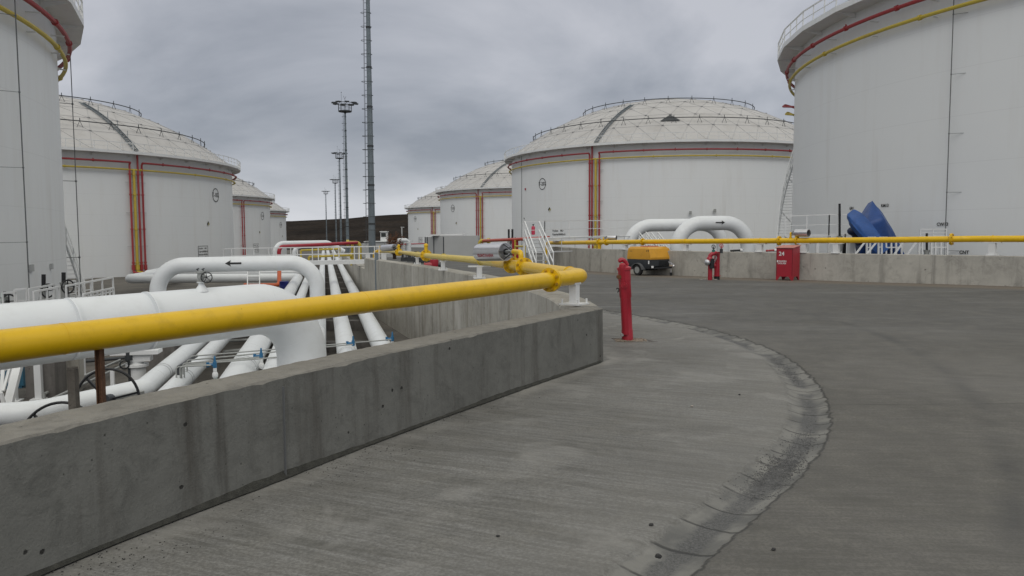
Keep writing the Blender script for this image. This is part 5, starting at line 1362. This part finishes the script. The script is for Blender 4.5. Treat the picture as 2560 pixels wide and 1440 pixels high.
for py, x0, x1, y, lab in ((625, 752, 848, 66, 'upper thin yellow pipe crossing the trench behind the footbridge'), (641, 772, 878, 58, 'lower thin yellow pipe crossing the trench behind the footbridge')):
    a, c_ = P(x0, py+1, y=y), P(x1, py-3, y=y+1.5); b = MB(); b.tube([a, c_], .085, 10); b.cyl(c_-Vector((.1, 0, 0)), c_+Vector((.1, .02, 0)), .2, 12); b.tube([c_, c_-Vector((0, 0, .8))], .08, 8); b.tube([a, a-Vector((0, 0, 1.6))], .08, 8); tag(b.build('cross_pipe', YELT), lab, 'pipe')
def far_loop(pts, r, label, rad=1.2, arrow_at=None, name='pipe_loop', m=WHITEP):
    t = thing(name, label, 'pipe', Vector(pts[0]), 0); b = MB(); b.tube(rnd(pts, rad, 10), r, 28); b.build('jacket', m, t)
    if arrow_at is not None:
        b = MB(); arrow(b, arrow_at[0], arrow_at[1], Vector((0, 0, 1)), r+.002, arrow_at[2], arrow_at[3], .11, .028); b.build('flow_arrow', INK, t)
    return t
a, c_ = P(688, 609.5, y=76), P(818, 607, y=80); dn = Vector((0, 0, -3.2)); far_loop([a+dn, a, c_, c_+dn*.3+Vector((1.5, 1, 0))], .27, 'far white pipe loop just behind the red gantry pipe', .9, (P(745, 609, y=77.8), (c_-a).normalized(), .5, -1))
a, c_ = P(735, 616, y=90), P(850, 613, y=93); far_loop([a+dn, a, c_, c_+dn], .25, 'farther white pipe loop, partly hidden behind the red gantry pipe', .9)
b = MB(); q = G(711, 745, pitz); q = P(711, 736, y=47); q.z = pitz(47)+.3; b.lathe(q, [(.28, 0), (.29, .02), (.28, .3), (.3, .32), (.28, .34), (.28, .62), (.3, .64), (.28, .66), (.28, .92), (.29, .94)], 20); tag(b.build('drum', BLUEB), 'dark blue plastic drum behind the thick diagonal trench pipe', 'drum')
b = MB(); b.box((q.x, q.y, (q.z+pitz(47)-.1)/2), (1.6, 1.2, q.z-pitz(47)+.1)); tag(b.build('plinth', CONCB), 'low concrete plinth under the blue drum', 'plinth')

# ------------------------------------------------------------------ things on the yard beyond the trench
def cabin():
    y = 78; a = P(893, 640, y=y); z0 = yard(y)-.2; zt = P(950, 604.5, y=y).z; x0, x1 = P(905, 600, y=y).x, P(1013, 600, y=y).x
    t = thing('grey_cabin', 'low pale grey cabin with a sloping left end behind the tall mast', 'cabin', ((x0+x1)/2, y, z0)); b = MB(); xm = P(893, 600, y=y).x
    b.add([(xm, y+1.2, z0), (x0+.5, y, z0), (x1, y, z0), (x1, y+3, z0), (xm, y+3, z0), (xm, y+1.2, zt-.25), (x0+.5, y, zt), (x1, y, zt), (x1, y+3, zt), (xm, y+3, zt-.2)], [(0, 1, 6, 5), (1, 2, 7, 6), (2, 3, 8, 7), (3, 4, 9, 8), (4, 0, 5, 9), (5, 6, 7, 8, 9)]); b.build('walls', GREYPANEL, t)
    b = MB(); b.box(((x0+x1)/2+.3, y+1.4, zt+.03), (x1-x0+.2, 3.1, .06)); b.build('roof', WHITE, t)
    b = MB(); b.box((P(985, 620, y=y).x, y-.02, zt-.9), (.03, .03, 1.8)); b.box((P(925, 620, y=y).x, y-.02, zt-.9), (.03, .03, 1.8)); b.build('panel_joint', DARKM, t)
cabin()
def enclosure():
    y = 64; z0 = yard(y)-.1; zt = P(1120, 589.5, y=y).z; xa, xb, xc = P(1063, 600, y=y+2.5).x, P(1110, 600, y=y).x, P(1195, 600, y=y).x
    t = thing('equipment_enclosure', 'grey panelled enclosure with a white roof strip behind the yellow pipe', 'enclosure', (xb, y, z0))
    b = MB(); ya = y+2.5; b.add([(xa, ya, z0), (xb, y, z0), (xc, y, z0), (xc, ya+1, z0), (xa, ya+1, z0), (xa, ya, zt-.12), (xb, y, zt), (xc, y, zt), (xc, ya+1, zt), (xa, ya+1, zt)], [(0, 1, 6, 5), (1, 2, 7, 6), (2, 3, 8, 7), (3, 4, 9, 8), (4, 0, 5, 9), (5, 6, 7, 8, 9)]); b.build('walls', GREYPANEL, t)
    b = MB()
    for k in (.0, .12, .47, .98): q = Vector((xa, ya, 0)).lerp(Vector((xb, y, 0)), k); b.box((q.x, q.y-.03, (z0+zt)/2-.05), (.09, .05, zt-z0-.1))
    b.build('panel_joint', DARKM, t)
    b = MB(); q0, q1 = P(1076, 590, y=y+1), P(1160, 586, y=y+.3); b.bar(Vector((q0.x, y+1.5, zt+.06)), Vector((q1.x, y+1.0, zt+.10)), 1.6, .11); b.build('roof', WHITE, t)
enclosure()
def kiosk():
    y = 83; x0, x1 = P(950, 590, y=y).x, P(967, 590, y=y).x; zt = P(958, 579, y=y).z; z0 = P(958, 606, y=y).z
    t = thing('excavator_cab', 'small white vehicle cab standing above the grey cabin', 'vehicle cab', ((x0+x1)/2, y, z0))
    b = MB(); xm = (x0+x1)/2; w_ = x1-x0; b.box((xm, y+.6, (z0+zt)/2), (w_*.92, 1.1, zt-z0), tap=.94); b.box((xm, y+.6, zt), (w_*1.05, 1.3, .08)); b.box((xm, y, z0-1.0), (w_*1.4, 1.6, 2.0)); b.build('cab_body', WHITE, t)
    b = MB(); b.box((xm, y+.04, zt-.36), (w_*.7, .04, .42)); b.build('window', mat('cab_glass', (.03, .035, .035), .15), t)
kiosk()
def bush():
    m = mat('dead_leaves', (.11, .045, .02), .9, var=.5, vscale=9); m2 = mat('dead_branch', (.05, .03, .02), .95); y = 70
    c0 = P(988, 597, y=y); base = Vector((c0.x-.1, y, yard(y))); t = thing('dead_shrub', 'tall brown withered shrub beside the small white cab', 'shrub', base)
    rg = random.Random(11); b = MB(); tips = []
    for i in range(26):
        a = rg.uniform(0, 2*PI); r = rg.uniform(.1, .75); top = base+Vector((math.cos(a)*r, math.sin(a)*r*.8, rg.uniform(1.1, 2.15))); mid = base.lerp(top, .5)+Vector((rg.uniform(-.2, .2), 0, .1))
        b.tube(catmull([base+Vector((rg.uniform(-.15, .15), 0, 0)), mid, top], 3), [.04]*4+[.02]*3, 4); tips += [mid, top, mid.lerp(top, .5)]
    b.build('branches', m2, t); b = MB()
    for i in range(1500):
        p = rg.choice(tips)+Vector((rg.gauss(0, .17), rg.gauss(0, .17), rg.gauss(0, .17))); s = rg.uniform(.03, .085); u = Vector((rg.uniform(-1, 1), rg.uniform(-1, 1), rg.uniform(-1, 1))).normalized(); v = u.orthogonal().normalized()
        b.add([p-u*s, p+v*s*.6, p+u*s, p-v*s*.6], [(0, 1, 2, 3)])
    b.build('leaves', m, t)
bush()
q = P(1005, 600, y=110); b = MB(); b.cyl((q.x, 110, yard(110)), (q.x, 110, P(1005, 567, y=110).z), .09, 8); b.box((q.x+.1, 110, P(1005, 568, y=110).z), (.5, .12, .1)); tag(b.build('lamp_post', GREYPANEL), 'slim pale post between the withered shrub and the far right tank', 'post')
a, c_ = P(990, 601, y=72), P(1022, 601, y=73); far_loop([a+Vector((0, 0, -1.4)), a, c_, c_+Vector((0, 0, -1.5))], .22, 'short white pipe arch right of the withered shrub', .5)
# thin red line and small gate frame in front of T-204
a, c_ = P(996, 611, y=76), P(1062, 609, y=76.5); b = MB(); b.tube([a+Vector((0, 0, -.9)), a, c_, c_+Vector((0, 0, -1))], .06, 8); tag(b.build('sprinkler_pipe', RED), 'thin red pipe running to the grey enclosure', 'pipe')
a = P(1010, 623, y=70); railing([Vector((a.x, 70, yard(70))), Vector((a.x+.55, 70, yard(70)))], 1.5, 'small white gate frame in front of the thin red pipe', .06, .55, True, None)
# dark equipment on the ground left of the enclosure
def gear(px, py, y, s, label, seed):
    q = P(px, py, y=y); rg = random.Random(seed); b = MB(); q.z = yard(y); b.box(q+Vector((0, 0, s*.25)), (s*1.0, s*.6, s*.5), rg.uniform(-.3, .3)); b.cyl(q+Vector((-s*.3, 0, s*.5)), q+Vector((-s*.3, 0, s*1.1)), s*.18, 10); b.cyl(q+Vector((s*.1, -.1, s*.7)), q+Vector((s*.8, -.1, s*.9)), s*.06, 6); b.ring(q+Vector((s*.3, -.25, s*.7)), (0, 1, .2), s*.28, s*.04, 14, 5); b.cyl(q+Vector((s*.3, -.25, s*.5)), q+Vector((s*.3, -.25, s*.8)), s*.05, 6)
    tag(b.build('pump_unit', DARKM), label, 'pump', 'dark pump units beside the yellow pipe')
gear(1048, 628, 55, .8, 'square black pump unit left of the grey enclosure', 1); gear(1075, 630, 50, .7, 'black pump unit with a lever in front of the grey enclosure', 2); gear(1030, 627, 60, .7, 'dark pump unit behind the second yellow flange', 3); gear(1012, 626, 62, .6, 'smallest dark pump unit, near the brown shrub', 4)
for i in range(4):
    pass
# red hydrant valve lying under the far run
def red_valve():
    q = P(1082, 661, y=28.0); t = thing('hydrant_valve', 'stubby red hydrant valve lying under the far run of the yellow pipe', 'valve', Vector((q.x, q.y, .5)))
    b = MB(); b.lathe(q+Vector((.05, 0, -.16)), [(.15, 0), (.16, .02), (.16, .3), (.15, .34)], 18); b.build('body', RED, t)
    b = MB(); b.cyl(q+Vector((.02, -.05, 0)), q+Vector((-.3, -.12, -.03)), .09, 16); b.cyl(q+Vector((-.27, -.12, -.03)), q+Vector((-.3, -.12, -.03)), .105, 16); b.build('outlet', mat('faded_red', (.42, .07, .08), .5), t)
    b = MB(); b.cyl(q+Vector((.15, 0, -.03)), q+Vector((.36, .03, -.03)), .07, 12); b.build('black_outlet', BLACK, t)
    b = MB(); b.cyl(Vector((q.x+.05, q.y, yard(28)-.05)), q+Vector((.05, 0, -.1)), .07, 12); b.build('standpipe', RED, t)
red_valve()
# steel post/bracket fixed on the pit face of the retaining wall
q = P(957, 668, y=37.2); b = MB(); b.box(P(958, 700, y=36.3)+Vector((-.28, -.12, 0)), (.16, .12, 2.6)); tag(b.build('cable_duct', GALV), 'grey vertical cable duct on the pit face of the retaining wall', 'cable duct')

# ------------------------------------------------------------------ right side: red pipe, stair, platform before T-202
a, c_ = P(1208, 602, y=62), P(1372, 594.5, y=50); 
t = thing('fire_main', 'straight red pipe between the grey enclosure and the white stair', 'pipe', a)
b = MB(); b.tube([a, P(1300, 598, y=54), c_], .12, 12); b.build('pipe_run', mat('orange_red_main', (.42, .05, .02), .4), t)
b = MB(); b.tube(rnd([a+Vector((.5, -.2, 0)), a-Vector((.3, -.2, 0)), a-Vector((.3, -.2, 2.2))], .25, 5), .15, 12); b.cyl(a+Vector((.35, -.15, 0)), a+Vector((.55, -.2, 0)), .22, 12); b.build('yellow_end', YELT, t)
for px, m_ in ((1283, RED), (1288, YELT), (1293, RED)):
    q = P(px, 600, y=54.6); b = MB(); b.cyl(q, q-Vector((0, 0, 2.2)), .09, 10); b.build('drop_pipe', m_, t)
b = MB(); a = P(1288, 616, y=52); c_ = P(1312, 616, y=50); b.tube([a, c_, c_-Vector((0, 0, 1.5))], .07, 8); tag(b.build('yellow_branch', YELT), 'short thin yellow pipe left of the white stair', 'pipe')
for px, lab in ((1272, 'left black stem cover in front of T-203'), (1281, 'right black stem cover in front of T-203')):
    stem(px, 573, 597, 60, lab, .08, True, 'valves with black stem covers')
# stair over the bund
ft = G(1362, 688); tp = P(1330, 600, y=41.5)
stair_between(ft, tp, .78, 'white steel stair climbing over the left end of the bund wall', 8, 1.0, (1, .1, 0), tread_m=GREYPANEL, post=.05)
def plat(pts, label, h=1.05, name='access_platform', gap=1.5, m=WHITE, dk=.5, legs=True):
    t = thing(name, label, 'platform', Vector(pts[0])); pts = [Vector(p) for p in pts]; b = MB(); d = MB(); lg = MB()
    for a, c_ in zip(pts, pts[1:]):
        n = max(1, round((c_-a).length/gap))
        for z, w_ in ((h, .05), (h*.52, .035)): b.bar(a+Vector((0, 0, z)), c_+Vector((0, 0, z)), w_, w_)
        for i in range(n+1): q = a+(c_-a)*i/n; b.bar(q, q+Vector((0, 0, h)), .045, .045)
        s = Vector((-(c_-a).y, (c_-a).x, 0)).normalized()*dk; d.bar(a+s, c_+s, dk*2, .12)
        if legs:
            for i in range(0, n+1, 2): q = a+(c_-a)*i/n; lg.bar(q+s*.2, Vector((q.x, q.y, yard(q.y)-.1))+s*.2, .1, .1)
    b.build('railing', m, t); d.build('deck', m, t)
    if legs: lg.build('legs', m, t)
    return t
plat([P(1308, 599, y=43.5), P(1362, 597.5, y=42.8), P(1480, 593, y=46), P(1605, 590, y=48)], 'long white railed walkway in front of T-202 at the head of the stair', 1.0, gap=2.4)
# thin low railing under it, right of the stair
a, c_ = P(1370, 612, y=40), P(1590, 606, y=44); railing([Vector((a.x, a.y, a.z-.4)), Vector((c_.x, c_.y, c_.z-.4))], .75, 'low grey hose rail just above the left part of the bund wall', .035, 1.0, False, None, GALW)
def extinguisher():
    q = P(1333, 585, y=44.2); t = thing('fire_extinguisher', 'red fire extinguisher hanging on the walkway railing by the white stair', 'fire extinguisher', q); b = MB(); b.lathe(q-Vector((0, 0, .05)), [(.05, 0), (.11, .03), (.11, .42), (.07, .5), (.03, .52)], 14); b.build('cylinder', mat('extinguisher_red', (.45, .03, .07), .35), t); b = MB(); b.cyl(q+Vector((0, 0, .46)), q+Vector((0, 0, .55)), .03, 8); b.bar(q+Vector((-.06, 0, .55)), q+Vector((.08, 0, .57)), .03, .03); b.build('valve_head', BLACK, t)
extinguisher()
# two white loops
def loop2(x0, x1, pt, pt2, y, r, lab, arrow_px=None):
    a = P(x0, pt, y=y); c_ = P(x1, pt2, y=y+.6); z0 = yard(y)-.3
    far_loop([Vector((a.x, a.y, z0)), a, c_, Vector((c_.x, c_.y, z0))], r, lab, 1.35, (P(arrow_px, 556.5, y=y+.33), (c_-a).normalized(), .52, 1) if arrow_px else None)
loop2(1694, 1871, 558.5, 557, 40.5, .385, 'front white pipe loop with a right pointing arrow, behind the bund wall', 1793)
loop2(1572, 1808, 564, 561, 44.0, .36, 'rear white pipe loop to the left of the one with the arrow')
# small white stair between the loops
for px, lab in ((1610, 'white stair seen through the rear pipe loop, left of the pair'), (1640, 'white stair seen through the rear pipe loop, right of the pair')):
    stair_between(P(px+22, 634, y=38.5), P(px-4, 600, y=40), .36, lab, 6, .42, (1, 0, 0), post=.035)
# low pipe pieces above the bund
for px, w_, m_, lab in ((1838, 24, BLACK, 'short black pipe with a white end lying above the bund wall'), (1925, 20, REDT, 'short red manifold above the bund wall left of the red cabinet')):
    a, c_ = P(px-w_/2, 627, y=36), P(px+w_/2, 626, y=36); b = MB(); b.cyl(a, c_, .05, 10); b.mi = 1; b.cyl(c_, c_+Vector((.1, 0, 0)), .08, 10); b.cyl(a+Vector((.1, 0, 0)), a+Vector((.1, 0, .2)), .03, 8); b.cyl(a+Vector((.1, 0, -1.2)), a+Vector((.1, 0, 0)), .03, 8); tag(b.build('manifold', [m_, WHITE]), lab, 'pipe')

# ------------------------------------------------------------------ platform, valves and tarpaulins before T-201
plat([P(1962, 590, y=38.5), P(2072, 588, y=37.2), P(2140, 588, y=36.6)], 'white railed platform left of the blue tarpaulins', 1.0, gap=.9)
plat([P(2300, 592, y=35.2), P(2365, 592, y=34.6)], 'small white platform under the hanging cable of the near right tank', .35, gap=.6)
stem(2099, 509, 590, 36.9, 'tall black valve stem cover beside the blue tarpaulins', .055)
stem(2317, 583, 625, 34.6, 'short black stem cover right of the blue tarpaulins', .05, False)
def tarp(name, spine, wid, dep, label, seed, col):
    """wrapped, tied tarpaulin over a slanted machine: rings of folded cloth along a slanted spine"""
    m = mat('tarp_blue', col, .55, var=.22, vscale=2.5, bump=.5, bscale=9, dirt=(.01, .03, .12), dscale=3, damt=.4)
    b = MB(); n = 26; vs = []; sp = catmull(spine, 7); L_ = len(sp)
    for i, p in enumerate(sp):
        t_ = i/(L_-1); d = (sp[min(i+1, L_-1)]-sp[max(0, i-1)]).normalized(); u = d.cross(Vector((0, 1, 0))).normalized(); v = d.cross(u)
        w_ = wid(t_); dd = dep(t_)
        for j in range(n):
            a = 2*PI*j/n; f_ = 1+.10*noise.noise((math.cos(a)*2+seed, math.sin(a)*2, t_*3))+.05*math.sin(a*7+t_*6+seed)
            cx = math.copysign(abs(math.cos(a))**.4, math.cos(a)); sy = math.copysign(abs(math.sin(a))**.4, math.sin(a))
            vs.append(p+u*cx*w_*f_+v*sy*dd*f_)
    b.add(vs, [(i*n+j, i*n+(j+1) % n, (i+1)*n+(j+1) % n, (i+1)*n+j) for i in range(L_-1) for j in range(n)]+[tuple(range(n)), tuple((L_-1)*n+j for j in range(n-1, -1, -1))])
    return tag(b.build(name, m, ang=40), label, 'tarpaulin', 'blue tarpaulins over machinery')
S = lambda px, py, y: P(px, py, y=y)
def big_tarp():
    m = mat('tarp_blue_dark', (.018, .062, .22), .5, var=.25, vscale=2.2, bump=.6, bscale=7, dirt=(.01, .03, .12), dscale=3, damt=.4)
    top = S(2181, 502, 36.5); pts = [top, S(2148, 553, 36.3), S(2210, 546, 35.2), S(2198, 522, 36.2), S(2166, 562, 35.1), S(2241, 592, 36.0), S(2266, 644, 36.0), S(2150, 644, 36.3), S(2160, 600, 35.6), S(2222, 600, 35.45), S(2196, 600, 35.3)]
    bk = [p+Vector((.15, .8, -.1)) for p in (pts[0], pts[3], pts[5], pts[6], pts[7], pts[1])]
    fs = [(0, 1, 4), (0, 4, 2), (0, 2, 3), (3, 2, 5), (4, 1, 8), (4, 8, 10), (4, 10, 2), (2, 10, 9), (2, 9, 5), (5, 9, 6), (8, 1, 7), (8, 7, 10), (10, 7, 6), (10, 6, 9)]
    o = len(pts); rim = [0, 3, 5, 6, 7, 1]
    fs += [(rim[i_], rim[(i_+1) % 6], o+(i_+1) % 6, o+i_) for i_ in range(6)]+[tuple(o+i_ for i_ in range(6))]
    bm = bmesh.new(); vs = [bm.verts.new(p) for p in pts+bk]
    for f_ in fs: bm.faces.new([vs[k] for k in f_])
    bmesh.ops.triangulate(bm, faces=bm.faces[:]); bmesh.ops.subdivide_edges(bm, edges=bm.edges[:], cuts=5, use_grid_fill=True, smooth=.0)
    for v_ in bm.verts:
        n_ = noise.noise(v_.co*1.9)*.07+noise.noise(v_.co*5.5)*.03; v_.co += Vector((n_*.5, -abs(n_)*1.0, n_*.4))
    b = MB(); bm.verts.index_update(); b.add([v_.co.copy() for v_ in bm.verts], [[v_.index for v_ in f_.verts] for f_ in bm.faces]); bm.free()
    tag(b.build('tarpaulin', m, ang=180), 'large dark blue tarpaulin with a tall pointed peak in front of the near right tank', 'tarpaulin', 'blue tarpaulins over machinery')
big_tarp()
tarp('tarpaulin', [S(2126, 536, 35.6), S(2140, 548, 35.4), S(2165, 580, 35.2), S(2205, 632, 35.0)], lambda t: .20+.15*min(1, t*3), lambda t: .25, 'smaller lighter blue tarpaulin leaning left in front of the pointed one', 5, (.02, .085, .29))
q = S(2136, 578, 36.0); b = MB(); b.sph(q, .28, 14, (1.2, 1, .8)); b.cyl(q, q+Vector((.3, 0, -.6)), .2, 12); tag(b.build('mixer_motor', mat('dark_blue_motor', (.01, .02, .06), .5)), 'dark motor showing between the white railing and the blue tarpaulin', 'motor')
# slanted white braces and frames above the bund
FR = 'white braces in front of the tarpaulins'
for i, (x0, x1) in enumerate(((2163, 2140), (2192, 2168), (2259, 2237), (2292, 2269))):
    y = 34.2; a, c_ = P(x0, 604, y=y), P(x1, 634, y=y); d = (a-c_); b = MB(); b.bar(c_-d*.5, a+d*.35, .075, .06); b.bar(a+d*.35, a+d*.35+Vector((.5, .4, 0)), .06, .06)
    tag(b.build('slanted_brace', WHITE), ['leftmost slanted white brace in front of the blue tarpaulins', 'second slanted white brace from the left in front of the tarpaulins', 'third slanted white brace, at the right edge of the tarpaulins', 'rightmost slanted white brace, clear of the tarpaulins'][i], 'brace', FR)
def frame(xs, ys_, y, label):
    t = thing('pipe_trestle', label, 'trestle', P(xs[0], ys_[1], y=y), 0, 'white steel frames behind the bund wall'); 
    for x in xs: b = MB(); a, c_ = P(x, ys_[0], y=y), P(x, ys_[1]+25, y=y); b.bar(a, c_, .07, .07); b.build('upright', WHITE, t)
    b = MB(); b.bar(P(xs[0], (ys_[0]+ys_[1])/2+3, y=y), P(xs[-1], (ys_[0]+ys_[1])/2+2, y=y), .05, .05); b.bar(P(xs[0], ys_[0], y=y), P(xs[-1], ys_[0]-1, y=y), .05, .05); b.build('crossbar', WHITE, t)
frame((2167, 2175), (600, 632), 34.6, 'narrow white frame between the two left slanted braces')
frame((2196, 2204), (600, 630), 34.6, 'narrow white frame right of the second slanted brace')
frame((2215, 2228, 2240, 2254), (600, 632), 34.8, 'wide white frame with a crossbar over the dark tarpaulin')
frame((2297, 2305), (600, 634), 34.4, 'narrow white frame left of the short black stem cover')
frame((2328, 2338, 2352, 2368), (600, 632), 34.4, 'white frame right of the short black stem cover')
for px, w_, m_, lab in ((2128, .26, WHITE, 'square white column behind the bund wall left of the tarpaulins'), (2043, .14, WHITE, 'slim white column under the platform, second from the red cabinet'), (2016, .2, GREYPANEL, 'grey column behind the bund wall just right of the red cabinet')):
    q = P(px, 615, y=36.5); b = MB(); b.box((q.x, q.y, .3), (w_, w_, 2.0)); tag(b.build('column', m_), lab, 'column')
b = MB(); q = P(2105, 622, y=37); b.box(q+Vector((0, .2, -.1)), (.35, .5, 1.1)); b.box(q+Vector((0, .2, .5)), (.42, .55, .06)); tag(b.build('switch_box', BLACK), 'black switch box in shade under the white platform', 'switch box')
for px, lab in ((1955, 'small'), ):
    pass

# ------------------------------------------------------------------ loose stones, grit, stains
def grit():
    rg = random.Random(21); m = mat('grit_stone', (.12, .12, .12), .9, var=.5, vscale=30); b = MB()
    i0 = 0
    for i in range(15000):
        k = rg.uniform(12, 140) if rg.random() < .45 else rg.uniform(14, 64); j = int(k)
        if j >= len(GUT)-1: continue
        p = GUT[j].lerp(GUT[j+1], k-j); d = (GUT[j+1]-GUT[j]).normalized(); s_ = GS[j]
        cov = noise.noise((s_*.55, 4.2, 0))+(.9 if p.y < 5.4 else .12 if p.y < 7 else -.10)
        if cov < -.02 and rg.random() < .93: continue
        o = rg.gauss(0, .045 if p.y > 6 else .06); x = p.x+d.y*o; y = p.y-d.x*o; dd = abs(o)
        z = yard(y)-(.05*max(0, 1-(dd/.19)**2) if dd < .19 else 0); r = rg.uniform(.002, .005) if rg.random() < .993 else rg.uniform(.005, .009)
        b.sph((x, y, z+r*.4), r, 5, (1, 1, .7), .3)
    tag(b.build('gutter_grit', m, ang=1), kind='stuff')
    m = mat('dark_debris', (.03, .03, .027), .95); b = MB()
    for i in range(900):
        t_ = rg.random(); k = rg.choice([(3, 4), (4, 5), (5, 6), (6, 7), (7, 8)]); a, c_ = NEARC[k[0]+1], NEARC[min(k[1]+1, 10)]
        x = a[0]+(c_[0]-a[0])*t_; y = a[1]+(c_[1]-a[1])*t_; o = .2+abs(rg.gauss(0, .22)); x += o*.85; y -= o*.5
        if noise.noise((x*2.3, y*2.3, 0)) < .05 and rg.random() < .85: continue
        r = rg.uniform(.0015, .0042); b.sph((x, y, yard(y)+r*.3+.004), r, 5, (1.3, 1, .5), .3)
    tag(b.build('wall_foot_grit', m, ang=1), kind='stuff')
    m = mat('stone_dark', (.035, .035, .035), .9); m2 = mat('stone_light', (.35, .32, .28), .9)
    for px, py, r, mm, lab in ((1627, 1317, .012, m, 'black stone on the road left of the gutter'), (1646, 1397, .015, m, 'black stone lying in the gutter at the bottom of the picture'), (1934, 1379, .011, m, 'small black stone on the road right of the gutter'), (1730, 1018, .011, m2, 'pale pebble in the middle of the inner road'), (1849, 989, .010, m, 'small dark stone inside the curve of the gutter'), (1245, 1345, .009, m, 'tiny dark stone near the bottom centre of the road')):
        q = G(px, py); b = MB(); b.sph(q+Vector((0, 0, r*.5+.006)), r, 9, (1.2, .9, .75), .25); tag(b.build('stone', mm, ang=1), lab, 'stone', 'loose stones on the road')
    # fine dark silt fillet at the foot of the parapet
    b = MB(); pts = catmull([(x, y, 0) for x, y in NEARC2], 8); vs = []; s = 0; q = []
    for a, c_ in zip(pts, pts[1:]):
        n = max(1, int((c_-a).length/.06)); q += [a.lerp(c_, i/n) for i in range(n)]
    for i, p in enumerate(q):
        d = (q[min(i+1, len(q)-1)]-q[max(i-1, 0)]).normalized(); nr = Vector((d.y, -d.x, 0)); w_ = .018+.03*max(0, noise.noise((i*.045, 0, 0))+.15)+.006*noise.noise((i*.5, 3, 0))
        vs += [p+nr*.178+Vector((0, 0, .004+w_*1.3)), p+nr*(.185+w_)+Vector((0, 0, .010))]
    b.add(vs, [(2*i, 2*i+1, 2*i+3, 2*i+2) for i in range(len(q)-1)]); tag(b.build('silt_line', mat('dark_silt', (.04, .04, .034), .95, var=.5, vscale=20, bump=.6, bscale=120)), kind='stuff')
grit()
#--NEXT3--
